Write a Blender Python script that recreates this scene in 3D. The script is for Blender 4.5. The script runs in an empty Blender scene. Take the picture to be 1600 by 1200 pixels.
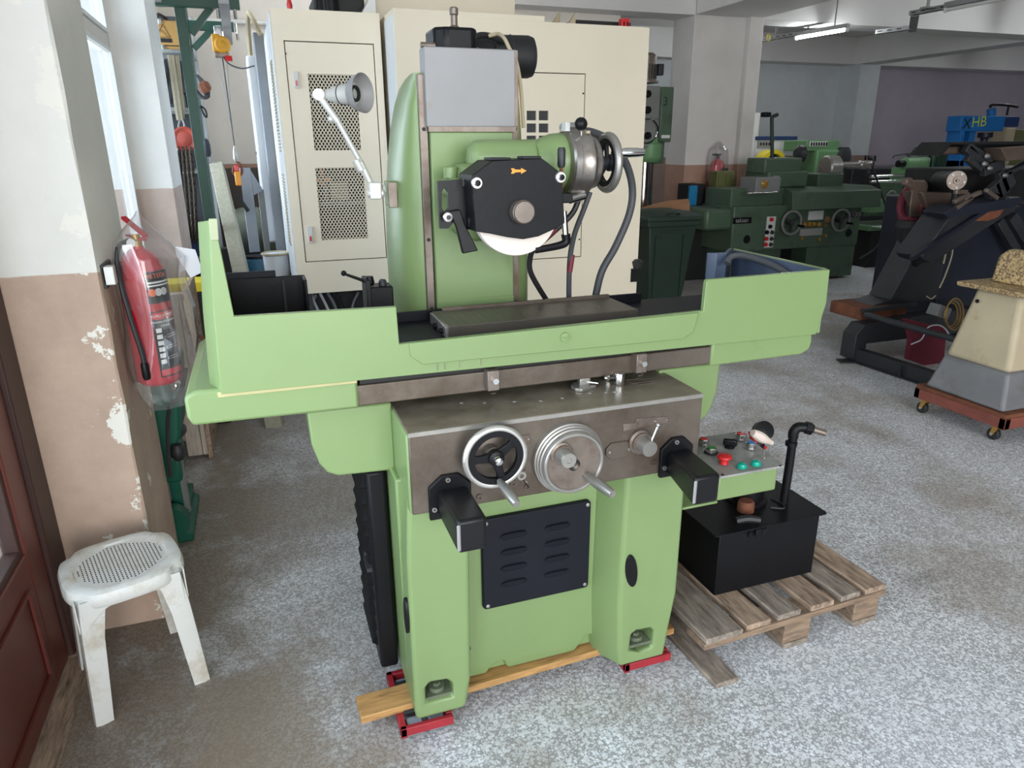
# surface grinder in a machine-dealer workshop
EXPOSURE, SKY, P_FRONT, P_WIN, P_WIN2, P_DOOR, TUBE, P_REAR = 0.42, 1.6, 900, 95, 170, 75, 62, 0
import bpy, bmesh, math, random
from mathutils import Vector, Matrix
S = bpy.context.scene
COL = S.collection
random.seed(7)
PI = math.pi

# ---------------------------------------------------------------- camera
CAM_H = 1.65
FPX = 1100.0                                   # focal length for a 1600 px wide frame
_p, _r, _y = math.radians(18.71), math.radians(-.36), math.radians(19.33)
FW = Vector((math.sin(_y)*math.cos(_p), math.cos(_y)*math.cos(_p), -math.sin(_p)))
_rt = Vector((math.cos(_y), -math.sin(_y), 0)); _up = _rt.cross(FW)
RT = _rt*math.cos(_r) + _up*math.sin(_r); UP = RT.cross(FW)
cd = bpy.data.cameras.new('camera'); cam = bpy.data.objects.new('camera', cd); COL.objects.link(cam)
cd.sensor_width = 36; cd.lens = FPX/1600*36; cd.clip_end = 200; cd.clip_start = .05
M3 = Matrix((RT, UP, -FW)).transposed()
cam.matrix_world = Matrix.Translation((0, 0, CAM_H)) @ M3.to_4x4()
S.camera = cam

def pt(u, v, **k):
    """survey helper: the world point seen at (u,v) of the photo on a plane x=, y= or z="""
    d = FW + RT*((u-800)/FPX) - UP*((v-600)/FPX)
    (a, val), = k.items(); i = 'xyz'.index(a)
    c = Vector((0, 0, CAM_H))
    return c + d*((val-c[i])/d[i])

# ---------------------------------------------------------------- world, lights, exposure
S.view_settings.view_transform = 'Standard'; S.view_settings.look = 'None'
S.view_settings.gamma = 1; S.view_settings.use_curve_mapping = False
S.view_settings.exposure = EXPOSURE
w = bpy.data.worlds.new('world'); S.world = w; w.use_nodes = True
wn = w.node_tree; bg = wn.nodes['Background']
bg.inputs[0].default_value = (.76, .89, 1.0, 1); bg.inputs[1].default_value = SKY

def area(name, loc, rot, sx, sy, power, col):
    l = bpy.data.lights.new(name, 'AREA'); l.shape = 'RECTANGLE'; l.size = sx; l.size_y = sy
    l.energy = power; l.color = col
    o = bpy.data.objects.new(name, l); COL.objects.link(o); o.location = loc; o.rotation_euler = rot
    return o
# daylight entering through the shop's glazed front (behind the photographer), the door and the side windows, the rear one added
area('daylight_shopfront', (-1.0, -9.0, 2.5), (math.radians(90), 0, 0), 8.5, 4.6, P_FRONT, (1, .98, .95))
area('daylight_side_window', (-2.7, 3.5, 2.2), (0, math.radians(-90), 0), 2.6, 2.8, P_WIN, (.86, .93, 1))
area('daylight_side_window', (-2.4, 6.8, 2.1), (0, math.radians(-90), 0), 2.4, 2.0, P_WIN2, (.9, .95, 1))
area('daylight_door', (-.93, .1, 1.45), (0, math.radians(-90), 0), 2.3, 2.9, P_DOOR, (.86, .93, 1))

# ---------------------------------------------------------------- materials
def srgb(r, g, b):
    f = lambda c: (c/255/12.92 if c/255 <= .04045 else ((c/255+.055)/1.055)**2.4)
    return (f(r), f(g), f(b), 1)

def M(name, rgb, rough=.5, metal=0., var=.12, vs=6., bump=0., bs=60., chip=None, chip_amt=.0, chip_s=9., dirt=None, dirt_amt=0., dirt_s=3., spec=.5, stretch=None):
    m = bpy.data.materials.new(name); m.use_nodes = True
    nt = m.node_tree; N = nt.nodes; L = nt.links; b = N['Principled BSDF']
    b.inputs['Roughness'].default_value = rough; b.inputs['Metallic'].default_value = metal
    b.inputs['Specular IOR Level'].default_value = spec
    tc = N.new('ShaderNodeTexCoord'); co = tc.outputs['Object']
    if stretch:
        mp = N.new('ShaderNodeMapping'); mp.inputs['Scale'].default_value = stretch
        L.new(co, mp.inputs[0]); co = mp.outputs[0]
    c = srgb(*rgb)
    def noise(scale, detail=5., rough_=.6):
        n = N.new('ShaderNodeTexNoise'); n.inputs['Scale'].default_value = scale
        n.inputs['Detail'].default_value = detail; n.inputs['Roughness'].default_value = rough_
        L.new(co, n.inputs['Vector']); return n.outputs['Fac']
    def ramp(f, a, b_):
        r = N.new('ShaderNodeMapRange'); r.inputs['From Min'].default_value = a; r.inputs['From Max'].default_value = b_
        L.new(f, r.inputs['Value']); return r.outputs['Result']
    def mix(f, ca, cb):
        x = N.new('ShaderNodeMix'); x.data_type = 'RGBA'
        L.new(f, x.inputs[0])
        for s, v in ((x.inputs[6], ca), (x.inputs[7], cb)):
            if isinstance(v, tuple): s.default_value = v
            else: L.new(v, s)
        return x.outputs[2]
    sc = lambda k: tuple(min(1, max(0, q*k)) for q in c[:3]) + (1,)
    col = mix(ramp(noise(vs), .3, .7), sc(1-var), sc(1+var))
    if dirt: col = mix(ramp(noise(dirt_s, 8, .7), .62-dirt_amt*.35, .72), col, srgb(*dirt))
    if chip: col = mix(ramp(noise(chip_s, 9, .75), .73-chip_amt*.3, .74-chip_amt*.3), col, srgb(*chip))
    L.new(col, b.inputs['Base Color'])
    if bump:
        bp = N.new('ShaderNodeBump'); bp.inputs['Strength'].default_value = bump; bp.inputs['Distance'].default_value = .01
        L.new(noise(bs, 6), bp.inputs['Height']); L.new(bp.outputs[0], b.inputs['Normal'])
    return m

MT = {}
def mat(k, *a, **kw): MT[k] = M(k, *a, **kw)
mat('green', (122, 144, 95), .36, var=.035, vs=2.5, bump=.10, bs=14)
mat('green_worn', (122, 144, 95), .38, var=.06, vs=3, bump=.10, bs=14, dirt=(108, 124, 78), dirt_amt=.15, dirt_s=5)
mat('steel_dark', (106, 97, 88), .36, .5, var=.25, vs=4, dirt=(72, 56, 42), dirt_amt=.5, dirt_s=3.2, bump=.04, bs=90)
mat('steel_oily', (138, 129, 114), .28, .3, var=.25, vs=5, dirt=(84, 74, 60), dirt_amt=.4, dirt_s=6)
mat('chuck', (92, 86, 78), .4, .4, var=.15, vs=6)
mat('steel_polished', (150, 145, 140), .3, .8, var=.18, vs=14, dirt=(112, 96, 84), dirt_amt=.3, dirt_s=10)
mat('rim_steel', (206, 203, 198), .28, .7, var=.05)
mat('steel', (160, 157, 152), .36, .7, var=.12, vs=20)
mat('steel_rust', (124, 114, 106), .42, .6, var=.2, vs=12, dirt=(98, 78, 66), dirt_amt=.4, dirt_s=8)
mat('chrome', (215, 215, 215), .12, 1., var=.03)
mat('aluminium', (142, 141, 142), .5, .0, var=.06, vs=5, dirt=(140, 125, 112), dirt_amt=.1, dirt_s=6)
mat('silver_paint', (196, 196, 192), .4, .25, var=.08, vs=12, chip=(120, 116, 108), chip_amt=.12)
mat('black', (17, 17, 20), .42, spec=.22, var=.15, vs=6, bump=.06, bs=40)
mat('black_worn', (19, 19, 22), .40, spec=.28, var=.15, vs=6, bump=.06, bs=40, chip=(150, 150, 150), chip_amt=.07, chip_s=18)
mat('black_matte', (22, 22, 24), .6, var=.2, vs=8)
mat('black_void', (8, 8, 9), .9, var=.2)
mat('navy_black', (20, 22, 30), .5, spec=.22, var=.12, vs=5, bump=.04)
mat('blue_grey', (72, 84, 106), .45, var=.15, vs=5)
mat('rubber', (34, 34, 36), .55, var=.15, vs=10)
mat('rubber_grey', (70, 72, 76), .55, var=.1, vs=10)
mat('beige_paint', (226, 215, 194), .5, var=.03, vs=1.5)
mat('cnc_side', (214, 218, 222), .5, var=.04, vs=3)
mat('grey_strip', (132, 138, 146), .5, var=.1, vs=4)
mat('white_plastic', (214, 213, 208), .42, var=.05, vs=7, dirt=(176, 164, 142), dirt_amt=.35, dirt_s=7, chip=(120, 100, 76), chip_amt=.10, chip_s=40, bump=.05, bs=30)
mat('white', (225, 225, 222), .5, var=.03)
mat('label_white', (206, 206, 204), .5, var=.03)
mat('pure_red', (196, 38, 42), .3, var=.06)
mat('red_ext', (180, 22, 38), .26, var=.08, vs=5)
mat('skate_red', (150, 34, 44), .45, var=.15, vs=20, chip=(80, 50, 50), chip_amt=.2, chip_s=30)
mat('blue_button', (22, 108, 180), .25, var=.05)
mat('green_button', (52, 130, 48), .25, var=.05)
mat('teal_button', (12, 160, 140), .25, var=.05)
mat('cream_edge', (176, 170, 124), .6, var=.1, vs=8)
mat('lid_grey', (150, 150, 147), .45, var=.12, vs=12, dirt=(110, 108, 104), dirt_amt=.3, dirt_s=14)
mat('pale_tip', (160, 166, 134), .6, var=.06)
mat('pocket', (96, 104, 84), .7, var=.25, vs=20)
mat('wood', (176, 134, 82), .7, var=.25, vs=5, stretch=(2, 14, 14), dirt=(110, 76, 44), dirt_amt=.3, dirt_s=3, bump=.2, bs=20)
mat('pallet_wood', (146, 134, 122), .8, var=.35, vs=6, stretch=(10, 1.6, 10), dirt=(84, 74, 66), dirt_amt=.5, dirt_s=5, bump=.35, bs=24)
mat('pallet_wood_warm', (164, 142, 122), .8, var=.35, vs=6, stretch=(10, 1.6, 10), dirt=(90, 72, 58), dirt_amt=.5, dirt_s=5, bump=.35, bs=24)
mat('pallet_wood_cross', (138, 116, 96), .8, var=.3, vs=6, stretch=(1.6, 10, 10), dirt=(84, 74, 66), dirt_amt=.4, dirt_s=5, bump=.3, bs=24)
mat('crate_wood', (176, 164, 152), .8, var=.2, vs=6, stretch=(8, 8, 1.4), bump=.2, bs=20)
mat('timber', (158, 155, 138), .75, var=.12, vs=5, stretch=(8, 8, 1.2), bump=.15, bs=20)
mat('dark_green', (30, 72, 60), .45, var=.15, vs=4, bump=.05)
mat('drill_green', (8, 84, 66), .4, var=.15, vs=4, dirt=(20, 44, 38), dirt_amt=.3)
mat('bin_green', (26, 46, 36), .55, var=.1, vs=3)
mat('lathe_green', (72, 92, 74), .45, var=.12, vs=3, dirt=(56, 64, 52), dirt_amt=.3)
mat('lathe_green_bright', (98, 138, 96), .45, var=.12, vs=3)
mat('olive', (100, 104, 62), .5, var=.12, vs=4)
mat('grey_paint', (120, 122, 120), .5, var=.1, vs=4)
mat('dark_grey', (44, 46, 50), .5, var=.2, vs=5, dirt=(36, 36, 38), dirt_amt=.3)
mat('dark_navy', (28, 33, 46), .5, var=.2, vs=4)
mat('rust', (112, 66, 44), .8, var=.35, vs=9, bump=.2)
mat('brown_tube', (92, 78, 70), .5, .2, var=.25, vs=4, dirt=(110, 70, 56), dirt_amt=.2)
mat('ped_beige', (180, 167, 140), .6, var=.12, vs=3, dirt=(150, 132, 98), dirt_amt=.25, dirt_s=4, bump=.08, chip=(96, 80, 62), chip_amt=.06, chip_s=14)
mat('ped_chipped', (188, 164, 116), .65, var=.2, vs=6, chip=(104, 82, 70), chip_amt=.75, chip_s=85, bump=.25, bs=16)
mat('ped_grey', (112, 113, 116), .5, var=.15, vs=4, dirt=(84, 74, 66), dirt_amt=.3)
mat('dolly_red', (122, 66, 56), .6, var=.2, vs=8, chip=(170, 140, 110), chip_amt=.08)
mat('maroon', (112, 34, 52), .6, var=.12, vs=5)
mat('press_blue', (26, 106, 176), .5, var=.08, vs=3)
mat('blue_barrel', (38, 96, 122), .5, var=.12, vs=3)
mat('tape_blue', (20, 120, 170), .5, var=.08)
mat('dark_blue', (34, 58, 104), .5, var=.1)
mat('yellow', (228, 206, 40), .45, var=.08)
mat('hoist_yellow', (206, 148, 24), .45, var=.1, vs=9)
mat('box_wood', (190, 146, 84), .6, var=.08, vs=4)
mat('sling', (160, 152, 132), .9, var=.2, vs=30, stretch=(20, 20, 2))
mat('red_disc', (150, 58, 44), .55, var=.2, vs=10)
mat('chain', (62, 54, 46), .55, .5, var=.3, vs=30)
mat('tank_grey', (112, 118, 104), .6, var=.2, vs=5, dirt=(80, 82, 70), dirt_amt=.3)
mat('cardboard', (150, 112, 82), .9, var=.15, vs=4)
mat('shelf_grey', (150, 152, 152), .5, var=.06)
mat('brass', (180, 140, 70), .35, .6, var=.1)
mat('amber', (216, 140, 30), .4, var=.1)
mat('wheel_stone', (226, 214, 204), .85, var=.05, vs=12, bump=.08, bs=200)
mat('dark_brown', (66, 56, 50), .6, var=.1, vs=3)
mat('door_red', (100, 48, 42), .34, var=.12, vs=6)
mat('door_dark', (62, 38, 33), .5, var=.2, vs=6)
mat('window_frame', (212, 205, 196), .5, var=.05)
mat('tray_metal', (150, 150, 150), .45, .5, var=.1)
mat('ceiling_paint', (214, 212, 208), .85, var=.03, vs=1.5, bump=.03)
mat('beam_paint', (216, 214, 212), .85, var=.03, vs=1.5, bump=.03)
mat('text_white', (220, 220, 216), .6, var=.01)
mat('text_black', (20, 20, 20), .6, var=.01)
mat('text_gold', (226, 150, 60), .6, var=.01)
mat('text_yellow', (204, 214, 60), .6, var=.01)
mat('text_grey', (150, 150, 146), .6, var=.01)
mat('pink_bag', (216, 200, 190), .5, var=.1, vs=20, chip=(190, 60, 60), chip_amt=.3)
mat('orange', (216, 92, 40), .6, var=.05)
mat('khaki_oil', (140, 140, 130), .3, .3)
mat('pavement', (176, 174, 170), .9, var=.1, vs=2)
mat('facade', (206, 206, 204), .9, var=.06, vs=1)

def wall_material(name, zsplit, upper, lower, peel=.0, rough=.7):
    """two paints meeting on a slightly wavering line, with plaster showing where paint has come away"""
    m = bpy.data.materials.new(name); m.use_nodes = True
    nt = m.node_tree; N = nt.nodes; L = nt.links; b = N['Principled BSDF']; b.inputs['Roughness'].default_value = rough
    g = N.new('ShaderNodeNewGeometry'); sp = N.new('ShaderNodeSeparateXYZ'); L.new(g.outputs['Position'], sp.inputs[0])
    def noise(s, d=6, r=.65):
        n = N.new('ShaderNodeTexNoise'); n.inputs['Scale'].default_value = s; n.inputs['Detail'].default_value = d; n.inputs['Roughness'].default_value = r
        L.new(g.outputs['Position'], n.inputs['Vector']); return n.outputs['Fac']
    def mr(f, a, b_, c=0., d=1.):
        r = N.new('ShaderNodeMapRange')
        for i, q in zip(('From Min', 'From Max', 'To Min', 'To Max'), (a, b_, c, d)): r.inputs[i].default_value = q
        L.new(f, r.inputs['Value']); return r.outputs[0]
    def mix(f, ca, cb):
        x = N.new('ShaderNodeMix'); x.data_type = 'RGBA'; L.new(f, x.inputs[0])
        for s, v in ((x.inputs[6], ca), (x.inputs[7], cb)):
            if isinstance(v, tuple): s.default_value = v
            else: L.new(v, s)
        return x.outputs[2]
    ad = N.new('ShaderNodeMath'); ad.operation = 'ADD'; L.new(sp.outputs[2], ad.inputs[0]); L.new(mr(noise(4), 0, 1, -.008, .008), ad.inputs[1])
    up = mix(mr(noise(3), .35, .65), srgb(*upper), srgb(*[int(q*.97) for q in upper]))
    lo = mix(mr(noise(5), .35, .7), srgb(*lower), srgb(*[int(q*.90) for q in lower]))
    c = mix(mr(ad.outputs[0], zsplit-.002, zsplit+.002), lo, up)
    if peel:
        # paint flakes off most along the room-side corner of the pillar
        cx_ = mr(sp.outputs[0], -.60, -.487, 0, .13)
        pk_ = N.new('ShaderNodeMath'); pk_.operation = 'ADD'; L.new(cx_, pk_.inputs[0]); L.new(noise(6.5, 9, .7), pk_.inputs[1])
        sub_ = N.new('ShaderNodeMath'); sub_.operation = 'SUBTRACT'; L.new(pk_.outputs[0], sub_.inputs[0]); L.new(mr(sp.outputs[1], 2.501, 2.52, 0, .12), sub_.inputs[1]); pk_ = sub_
        c = mix(mr(pk_.outputs[0], .71-peel*.2, .715-peel*.2), c, srgb(226, 222, 212))
        c = mix(mr(noise(16, 8, .75), .72, .73), c, srgb(120, 100, 84))
    L.new(c, b.inputs['Base Color'])
    bp = N.new('ShaderNodeBump'); bp.inputs['Strength'].default_value = .25; bp.inputs['Distance'].default_value = .01
    L.new(noise(14), bp.inputs['Height']); L.new(bp.outputs[0], b.inputs['Normal'])
    return m
MT['wall_near'] = wall_material('wall_near', 1.283, (222, 219, 213), (190, 164, 146), peel=.35)
MT['wall_second'] = wall_material('wall_second', 1.405, (234, 233, 230), (204, 184, 174), peel=0)
MT['wall_back'] = wall_material('wall_back', 1.48, (226, 220, 212), (176, 138, 120), peel=0)
MT['wall_main'] = wall_material('wall_main', 1.40, (214, 210, 206), (176, 140, 122), peel=0)
MT['wall_far'] = wall_material('wall_far', 1.42, (198, 204, 206), (150, 128, 118), peel=0)
MT['wall_lilac'] = wall_material('wall_lilac', 1.2, (168, 160, 172), (140, 130, 140), peel=0)

def floor_material():
    m = bpy.data.materials.new('terrazzo'); m.use_nodes = True
    nt = m.node_tree; N = nt.nodes; L = nt.links; b = N['Principled BSDF']
    tc = N.new('ShaderNodeTexCoord'); co = tc.outputs['Object']
    def noise(s, d=6, r=.6):
        n = N.new('ShaderNodeTexNoise'); n.inputs['Scale'].default_value = s; n.inputs['Detail'].default_value = d; n.inputs['Roughness'].default_value = r
        L.new(co, n.inputs['Vector']); return n.outputs['Fac']
    def mr(f, a, b_, c=0., d=1.):
        r = N.new('ShaderNodeMapRange')
        for i, q in zip(('From Min', 'From Max', 'To Min', 'To Max'), (a, b_, c, d)): r.inputs[i].default_value = q
        L.new(f, r.inputs['Value']); return r.outputs[0]
    def mix(f, ca, cb, mode='MIX'):
        x = N.new('ShaderNodeMix'); x.data_type = 'RGBA'; x.blend_type = mode
        if isinstance(f, float): x.inputs[0].default_value = f
        else: L.new(f, x.inputs[0])
        for s, v in ((x.inputs[6], ca), (x.inputs[7], cb)):
            if isinstance(v, tuple): s.default_value = v
            else: L.new(v, s)
        return x.outputs[2]
    def chips(scale, lo, hi):
        wn_ = N.new('ShaderNodeTexNoise'); wn_.inputs['Scale'].default_value = scale*.8; L.new(co, wn_.inputs['Vector'])
        mx = N.new('ShaderNodeMix'); mx.data_type = 'VECTOR'; mx.inputs[0].default_value = .012
        L.new(co, mx.inputs[4]); L.new(wn_.outputs['Color'], mx.inputs[5])
        v = N.new('ShaderNodeTexVoronoi'); v.inputs['Scale'].default_value = scale; L.new(mx.outputs[1], v.inputs['Vector'])
        sx = N.new('ShaderNodeSeparateColor'); L.new(v.outputs['Color'], sx.inputs[0])
        thr = mr(sx.outputs[0], 0, 1, .24, .74)          # every chip has its own size
        sub = N.new('ShaderNodeMath'); sub.operation = 'SUBTRACT'; L.new(thr, sub.inputs[0]); L.new(v.outputs['Distance'], sub.inputs[1])
        return mr(sub.outputs[0], lo, hi), sx.outputs[1]
    c1, tone = chips(96, 0, .06)
    c2, tone2 = chips(165, .05, .12)
    base = mix(mr(noise(1.6), .3, .7), srgb(152, 152, 154), srgb(176, 177, 181))
    white = mix(tone, srgb(210, 212, 214), srgb(238, 241, 246))
    col = mix(c2, base, srgb(216, 218, 222))
    col = mix(c1, col, white)
    # grime and oil stains, plus door shade painted along the wall
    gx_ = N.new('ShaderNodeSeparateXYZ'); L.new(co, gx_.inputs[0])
    edge = mr(gx_.outputs[0], -8.35, -7.5, 1, 0)            # strip by the door wall: dirt plus painted shade of the door panel
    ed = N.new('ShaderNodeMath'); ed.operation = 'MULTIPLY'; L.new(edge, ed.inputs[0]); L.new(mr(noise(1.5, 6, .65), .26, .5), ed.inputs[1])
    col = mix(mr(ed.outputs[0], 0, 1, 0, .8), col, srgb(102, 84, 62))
    col = mix(mr(noise(.75, 6, .66), .47, .60, 0, .55), col, srgb(132, 116, 96))
    col = mix(mr(noise(1.3, 7, .7), .60, .74, 0, .6), col, srgb(70, 66, 60))
    col = mix(mr(noise(3.2, 8, .7), .66, .76, 0, .55), col, srgb(60, 56, 52))
    L.new(col, b.inputs['Base Color'])
    rr = mr(noise(2.2), .3, .7, .38, .62); L.new(rr, b.inputs['Roughness'])
    bp = N.new('ShaderNodeBump'); bp.inputs['Strength'].default_value = .08; bp.inputs['Distance'].default_value = .004
    L.new(noise(40), bp.inputs['Height']); L.new(bp.outputs[0], b.inputs['Normal'])
    return m
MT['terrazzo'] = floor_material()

def glass_material(name, tint=(.93, .97, 1, 1), gloss=.10, rough=.02, white=0.):
    m = bpy.data.materials.new(name); m.use_nodes = True; nt = m.node_tree; N = nt.nodes; L = nt.links
    N.remove(N['Principled BSDF']); out = N['Material Output']
    t = N.new('ShaderNodeBsdfTransparent'); t.inputs[0].default_value = tint
    g = N.new('ShaderNodeBsdfGlossy'); g.inputs['Roughness'].default_value = rough
    lw = N.new('ShaderNodeLayerWeight'); lw.inputs[0].default_value = .35
    mr = N.new('ShaderNodeMapRange'); mr.inputs['To Min'].default_value = gloss*.5; mr.inputs['To Max'].default_value = min(1, gloss*5); L.new(lw.outputs['Facing'], mr.inputs[0])
    mx = N.new('ShaderNodeMixShader'); L.new(mr.outputs[0], mx.inputs[0]); L.new(t.outputs[0], mx.inputs[1]); L.new(g.outputs[0], mx.inputs[2])
    o = mx.outputs[0]
    if white:
        d = N.new('ShaderNodeBsdfDiffuse'); d.inputs[0].default_value = (.9, .9, .92, 1)
        m2 = N.new('ShaderNodeMixShader'); m2.inputs[0].default_value = white; L.new(o, m2.inputs[1]); L.new(d.outputs[0], m2.inputs[2]); o = m2.outputs[0]
    L.new(o, out.inputs[0]); return m
MT['glass'] = glass_material('glass')
MT['plastic_film'] = glass_material('plastic_film', (.98, .98, .985, 1), .16, .10, white=.05)
MT['milky_film'] = glass_material('milky_film', (.9, .93, 1, 1), .06, .2, white=.6)

def emit(name, col, s):
    m = bpy.data.materials.new(name); m.use_nodes = True; b = m.node_tree.nodes['Principled BSDF']
    b.inputs['Emission Color'].default_value = col; b.inputs['Emission Strength'].default_value = s
    b.inputs['Base Color'].default_value = (.9, .9, .9, 1); return m
MT['tube_light'] = emit('tube_light', (.93, .98, 1, 1), TUBE)

# ---------------------------------------------------------------- mesh builder
def V(*a): return Vector(a)
class MB:
    def __init__(s): s.v = []; s.f = []
    def add(s, vs, fs):
        n = len(s.v); s.v += [Vector(q) for q in vs]; s.f += [tuple(i+n for i in f) for f in fs]; return s
    def box(s, x0, x1, y0, y1, z0, z1):
        return s.add([(x0,y0,z0),(x1,y0,z0),(x1,y1,z0),(x0,y1,z0),(x0,y0,z1),(x1,y0,z1),(x1,y1,z1),(x0,y1,z1)],
                     [(0,3,2,1),(4,5,6,7),(0,1,5,4),(1,2,6,5),(2,3,7,6),(3,0,4,7)])
    def hexa(s, b4, t4):
        return s.add(list(b4)+list(t4), [(0,3,2,1),(4,5,6,7),(0,1,5,4),(1,2,6,5),(2,3,7,6),(3,0,4,7)])
    def obox(s, c, ax, ay, az, sx, sy, sz):
        c = Vector(c); ax = Vector(ax).normalized()*sx/2; ay = Vector(ay).normalized()*sy/2; az = Vector(az).normalized()*sz/2
        return s.hexa([c-ax-ay-az, c+ax-ay-az, c+ax+ay-az, c-ax+ay-az], [c-ax-ay+az, c+ax-ay+az, c+ax+ay+az, c-ax+ay+az])
    def beam(s, p0, p1, w, h, up=(0,0,1)):
        p0 = Vector(p0); p1 = Vector(p1); d = (p1-p0); L = d.length; d.normalize(); up = Vector(up)
        if abs(d.dot(up.normalized())) > .98: up = Vector((0,1,0))
        a = d.cross(up).normalized(); u = a.cross(d)
        return s.obox((p0+p1)/2, d, a, u, L, w, h)
    def prism(s, pts, pl, a, b):
        n = len(pts)
        f = {'xz': lambda p, t: (p[0], t, p[1]), 'xy': lambda p, t: (p[0], p[1], t), 'yz': lambda p, t: (t, p[0], p[1])}[pl]
        vs = [f(p, a) for p in pts] + [f(p, b) for p in pts]
        return s.add(vs, [tuple(range(n))[::-1], tuple(range(n, 2*n))] + [(i, (i+1) % n, n+(i+1) % n, n+i) for i in range(n)])
    def plate(s, pts, thick):
        """flat polygon of 3D points given a thickness along its normal"""
        p = [Vector(q) for q in pts]; nrm = Vector((0,0,0))
        for i in range(len(p)): nrm += p[i].cross(p[(i+1) % len(p)])
        nrm.normalize(); n = len(p); q = [a+nrm*thick for a in p]
        return s.add(p+q, [tuple(range(n))[::-1], tuple(range(n, 2*n))] + [(i, (i+1) % n, n+(i+1) % n, n+i) for i in range(n)])
    def loft(s, rings, caps=True, closed=True):
        n = len(rings[0]); vs = [p for r in rings for p in r]; fs = []
        for k in range(len(rings)-1):
            for i in range(n if closed else n-1):
                j = (i+1) % n; fs.append((k*n+i, k*n+j, (k+1)*n+j, (k+1)*n+i))
        if caps: fs += [tuple(range(n))[::-1], tuple(range((len(rings)-1)*n, len(rings)*n))]
        return s.add(vs, fs)
    @staticmethod
    def frame(d):
        d = Vector(d).normalized(); a = Vector((0,0,1)) if abs(d.z) < .9 else Vector((1,0,0))
        x = d.cross(a).normalized(); return x, d.cross(x), d
    def lathe(s, prof, o, d=(0,0,1), n=24, caps=True):
        x, y, d = s.frame(d); o = Vector(o)
        return s.loft([[o+d*h+x*(math.cos(2*PI*i/n)*r)+y*(math.sin(2*PI*i/n)*r) for i in range(n)] for r, h in prof], caps)
    def cyl(s, p0, p1, r0, r1=None, n=20):
        p0 = Vector(p0); p1 = Vector(p1); L = (p1-p0).length
        return s.lathe([(r0, 0), (r0 if r1 is None else r1, L)], p0, p1-p0, n)
    def ring(s, o, d, r0, r1, h, n=32):
        """flat annulus of height h"""
        x, y, d = s.frame(d); o = Vector(o); c = lambda r, t: [o+d*t+x*(math.cos(2*PI*i/n)*r)+y*(math.sin(2*PI*i/n)*r) for i in range(n)]
        return s.loft([c(r0, 0), c(r1, 0), c(r1, h), c(r0, h), c(r0, 0)], caps=False)
    def torus(s, o, d, R, r, n=36, m=10):
        x, y, d = s.frame(d); o = Vector(o); rings = []
        for i in range(n+1):
            a = 2*PI*i/n; e = x*math.cos(a)+y*math.sin(a)
            rings.append([o+e*(R+r*math.cos(2*PI*j/m))+d*(r*math.sin(2*PI*j/m)) for j in range(m)])
        return s.loft(rings, caps=False)
    def sphere(s, o, r, n=14, m=9, sq=(1,1,1)):
        o = Vector(o); rings = []
        for k in range(1, m):
            t = PI*k/m
            rings.append([o+Vector((sq[0]*r*math.sin(t)*math.cos(2*PI*i/n), sq[1]*r*math.sin(t)*math.sin(2*PI*i/n), -sq[2]*r*math.cos(t))) for i in range(n)])
        return s.loft(rings)
    def tube(s, pts, r, n=8, smooth=6):
        P = [Vector(p) for p in pts]
        if smooth and len(P) > 2:
            Q = [P[0]*2-P[1]] + P + [P[-1]*2-P[-2]]; out = []
            for i in range(1, len(Q)-2):
                for k in range(smooth):
                    t = k/smooth; a, b, c, d = Q[i-1], Q[i], Q[i+1], Q[i+2]
                    out.append(.5*((2*b)+(c-a)*t+(2*a-5*b+4*c-d)*t*t+(3*b-a-3*c+d)*t**3))
            P = out+[P[-1]]
        rings = []; x = None
        for i, p in enumerate(P):
            d = (P[min(i+1, len(P)-1)]-P[max(i-1, 0)]).normalized()
            if x is None: x = s.frame(d)[0]
            x = (x-d*x.dot(d)).normalized(); y = d.cross(x)
            rr = r(i/(len(P)-1)) if callable(r) else r
            rings.append([p+x*(rr*math.cos(2*PI*j/n))+y*(rr*math.sin(2*PI*j/n)) for j in range(n)])
        return s.loft(rings)
    def mesh(s, name, off=V(0,0,0)):
        me = bpy.data.meshes.new(name); me.from_pydata([v-off for v in s.v], [], s.f)
        bm = bmesh.new(); bm.from_mesh(me); bmesh.ops.recalc_face_normals(bm, faces=bm.faces); bm.to_mesh(me); bm.free()
        return me
    def build(s, name, m, parent=None, bevel=0., smooth=True, label=None, seg=2, loc=None, kind=None, ang=32):
        off = root_loc(parent) if parent else (Vector(loc) if loc is not None else s.foot())
        me = s.mesh(name, off); me.materials.append(MT[m] if isinstance(m, str) else m)
        if smooth:
            for p in me.polygons: p.use_smooth = True
            me.set_sharp_from_angle(angle=math.radians(ang))
        o = bpy.data.objects.new(name, me); COL.objects.link(o)
        if parent: o.parent = parent
        else: o.location = off
        if bevel:
            b = o.modifiers.new('bevel', 'BEVEL'); b.width = bevel; b.segments = seg; b.limit_method = 'ANGLE'; b.angle_limit = math.radians(35); b.harden_normals = False
        if label: o['label'] = label
        if kind: o['kind'] = kind
        return o
    def foot(s):
        xs = [v.x for v in s.v]; ys = [v.y for v in s.v]; zs = [v.z for v in s.v]
        return V((min(xs)+max(xs))/2, (min(ys)+max(ys))/2, min(zs))

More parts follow.
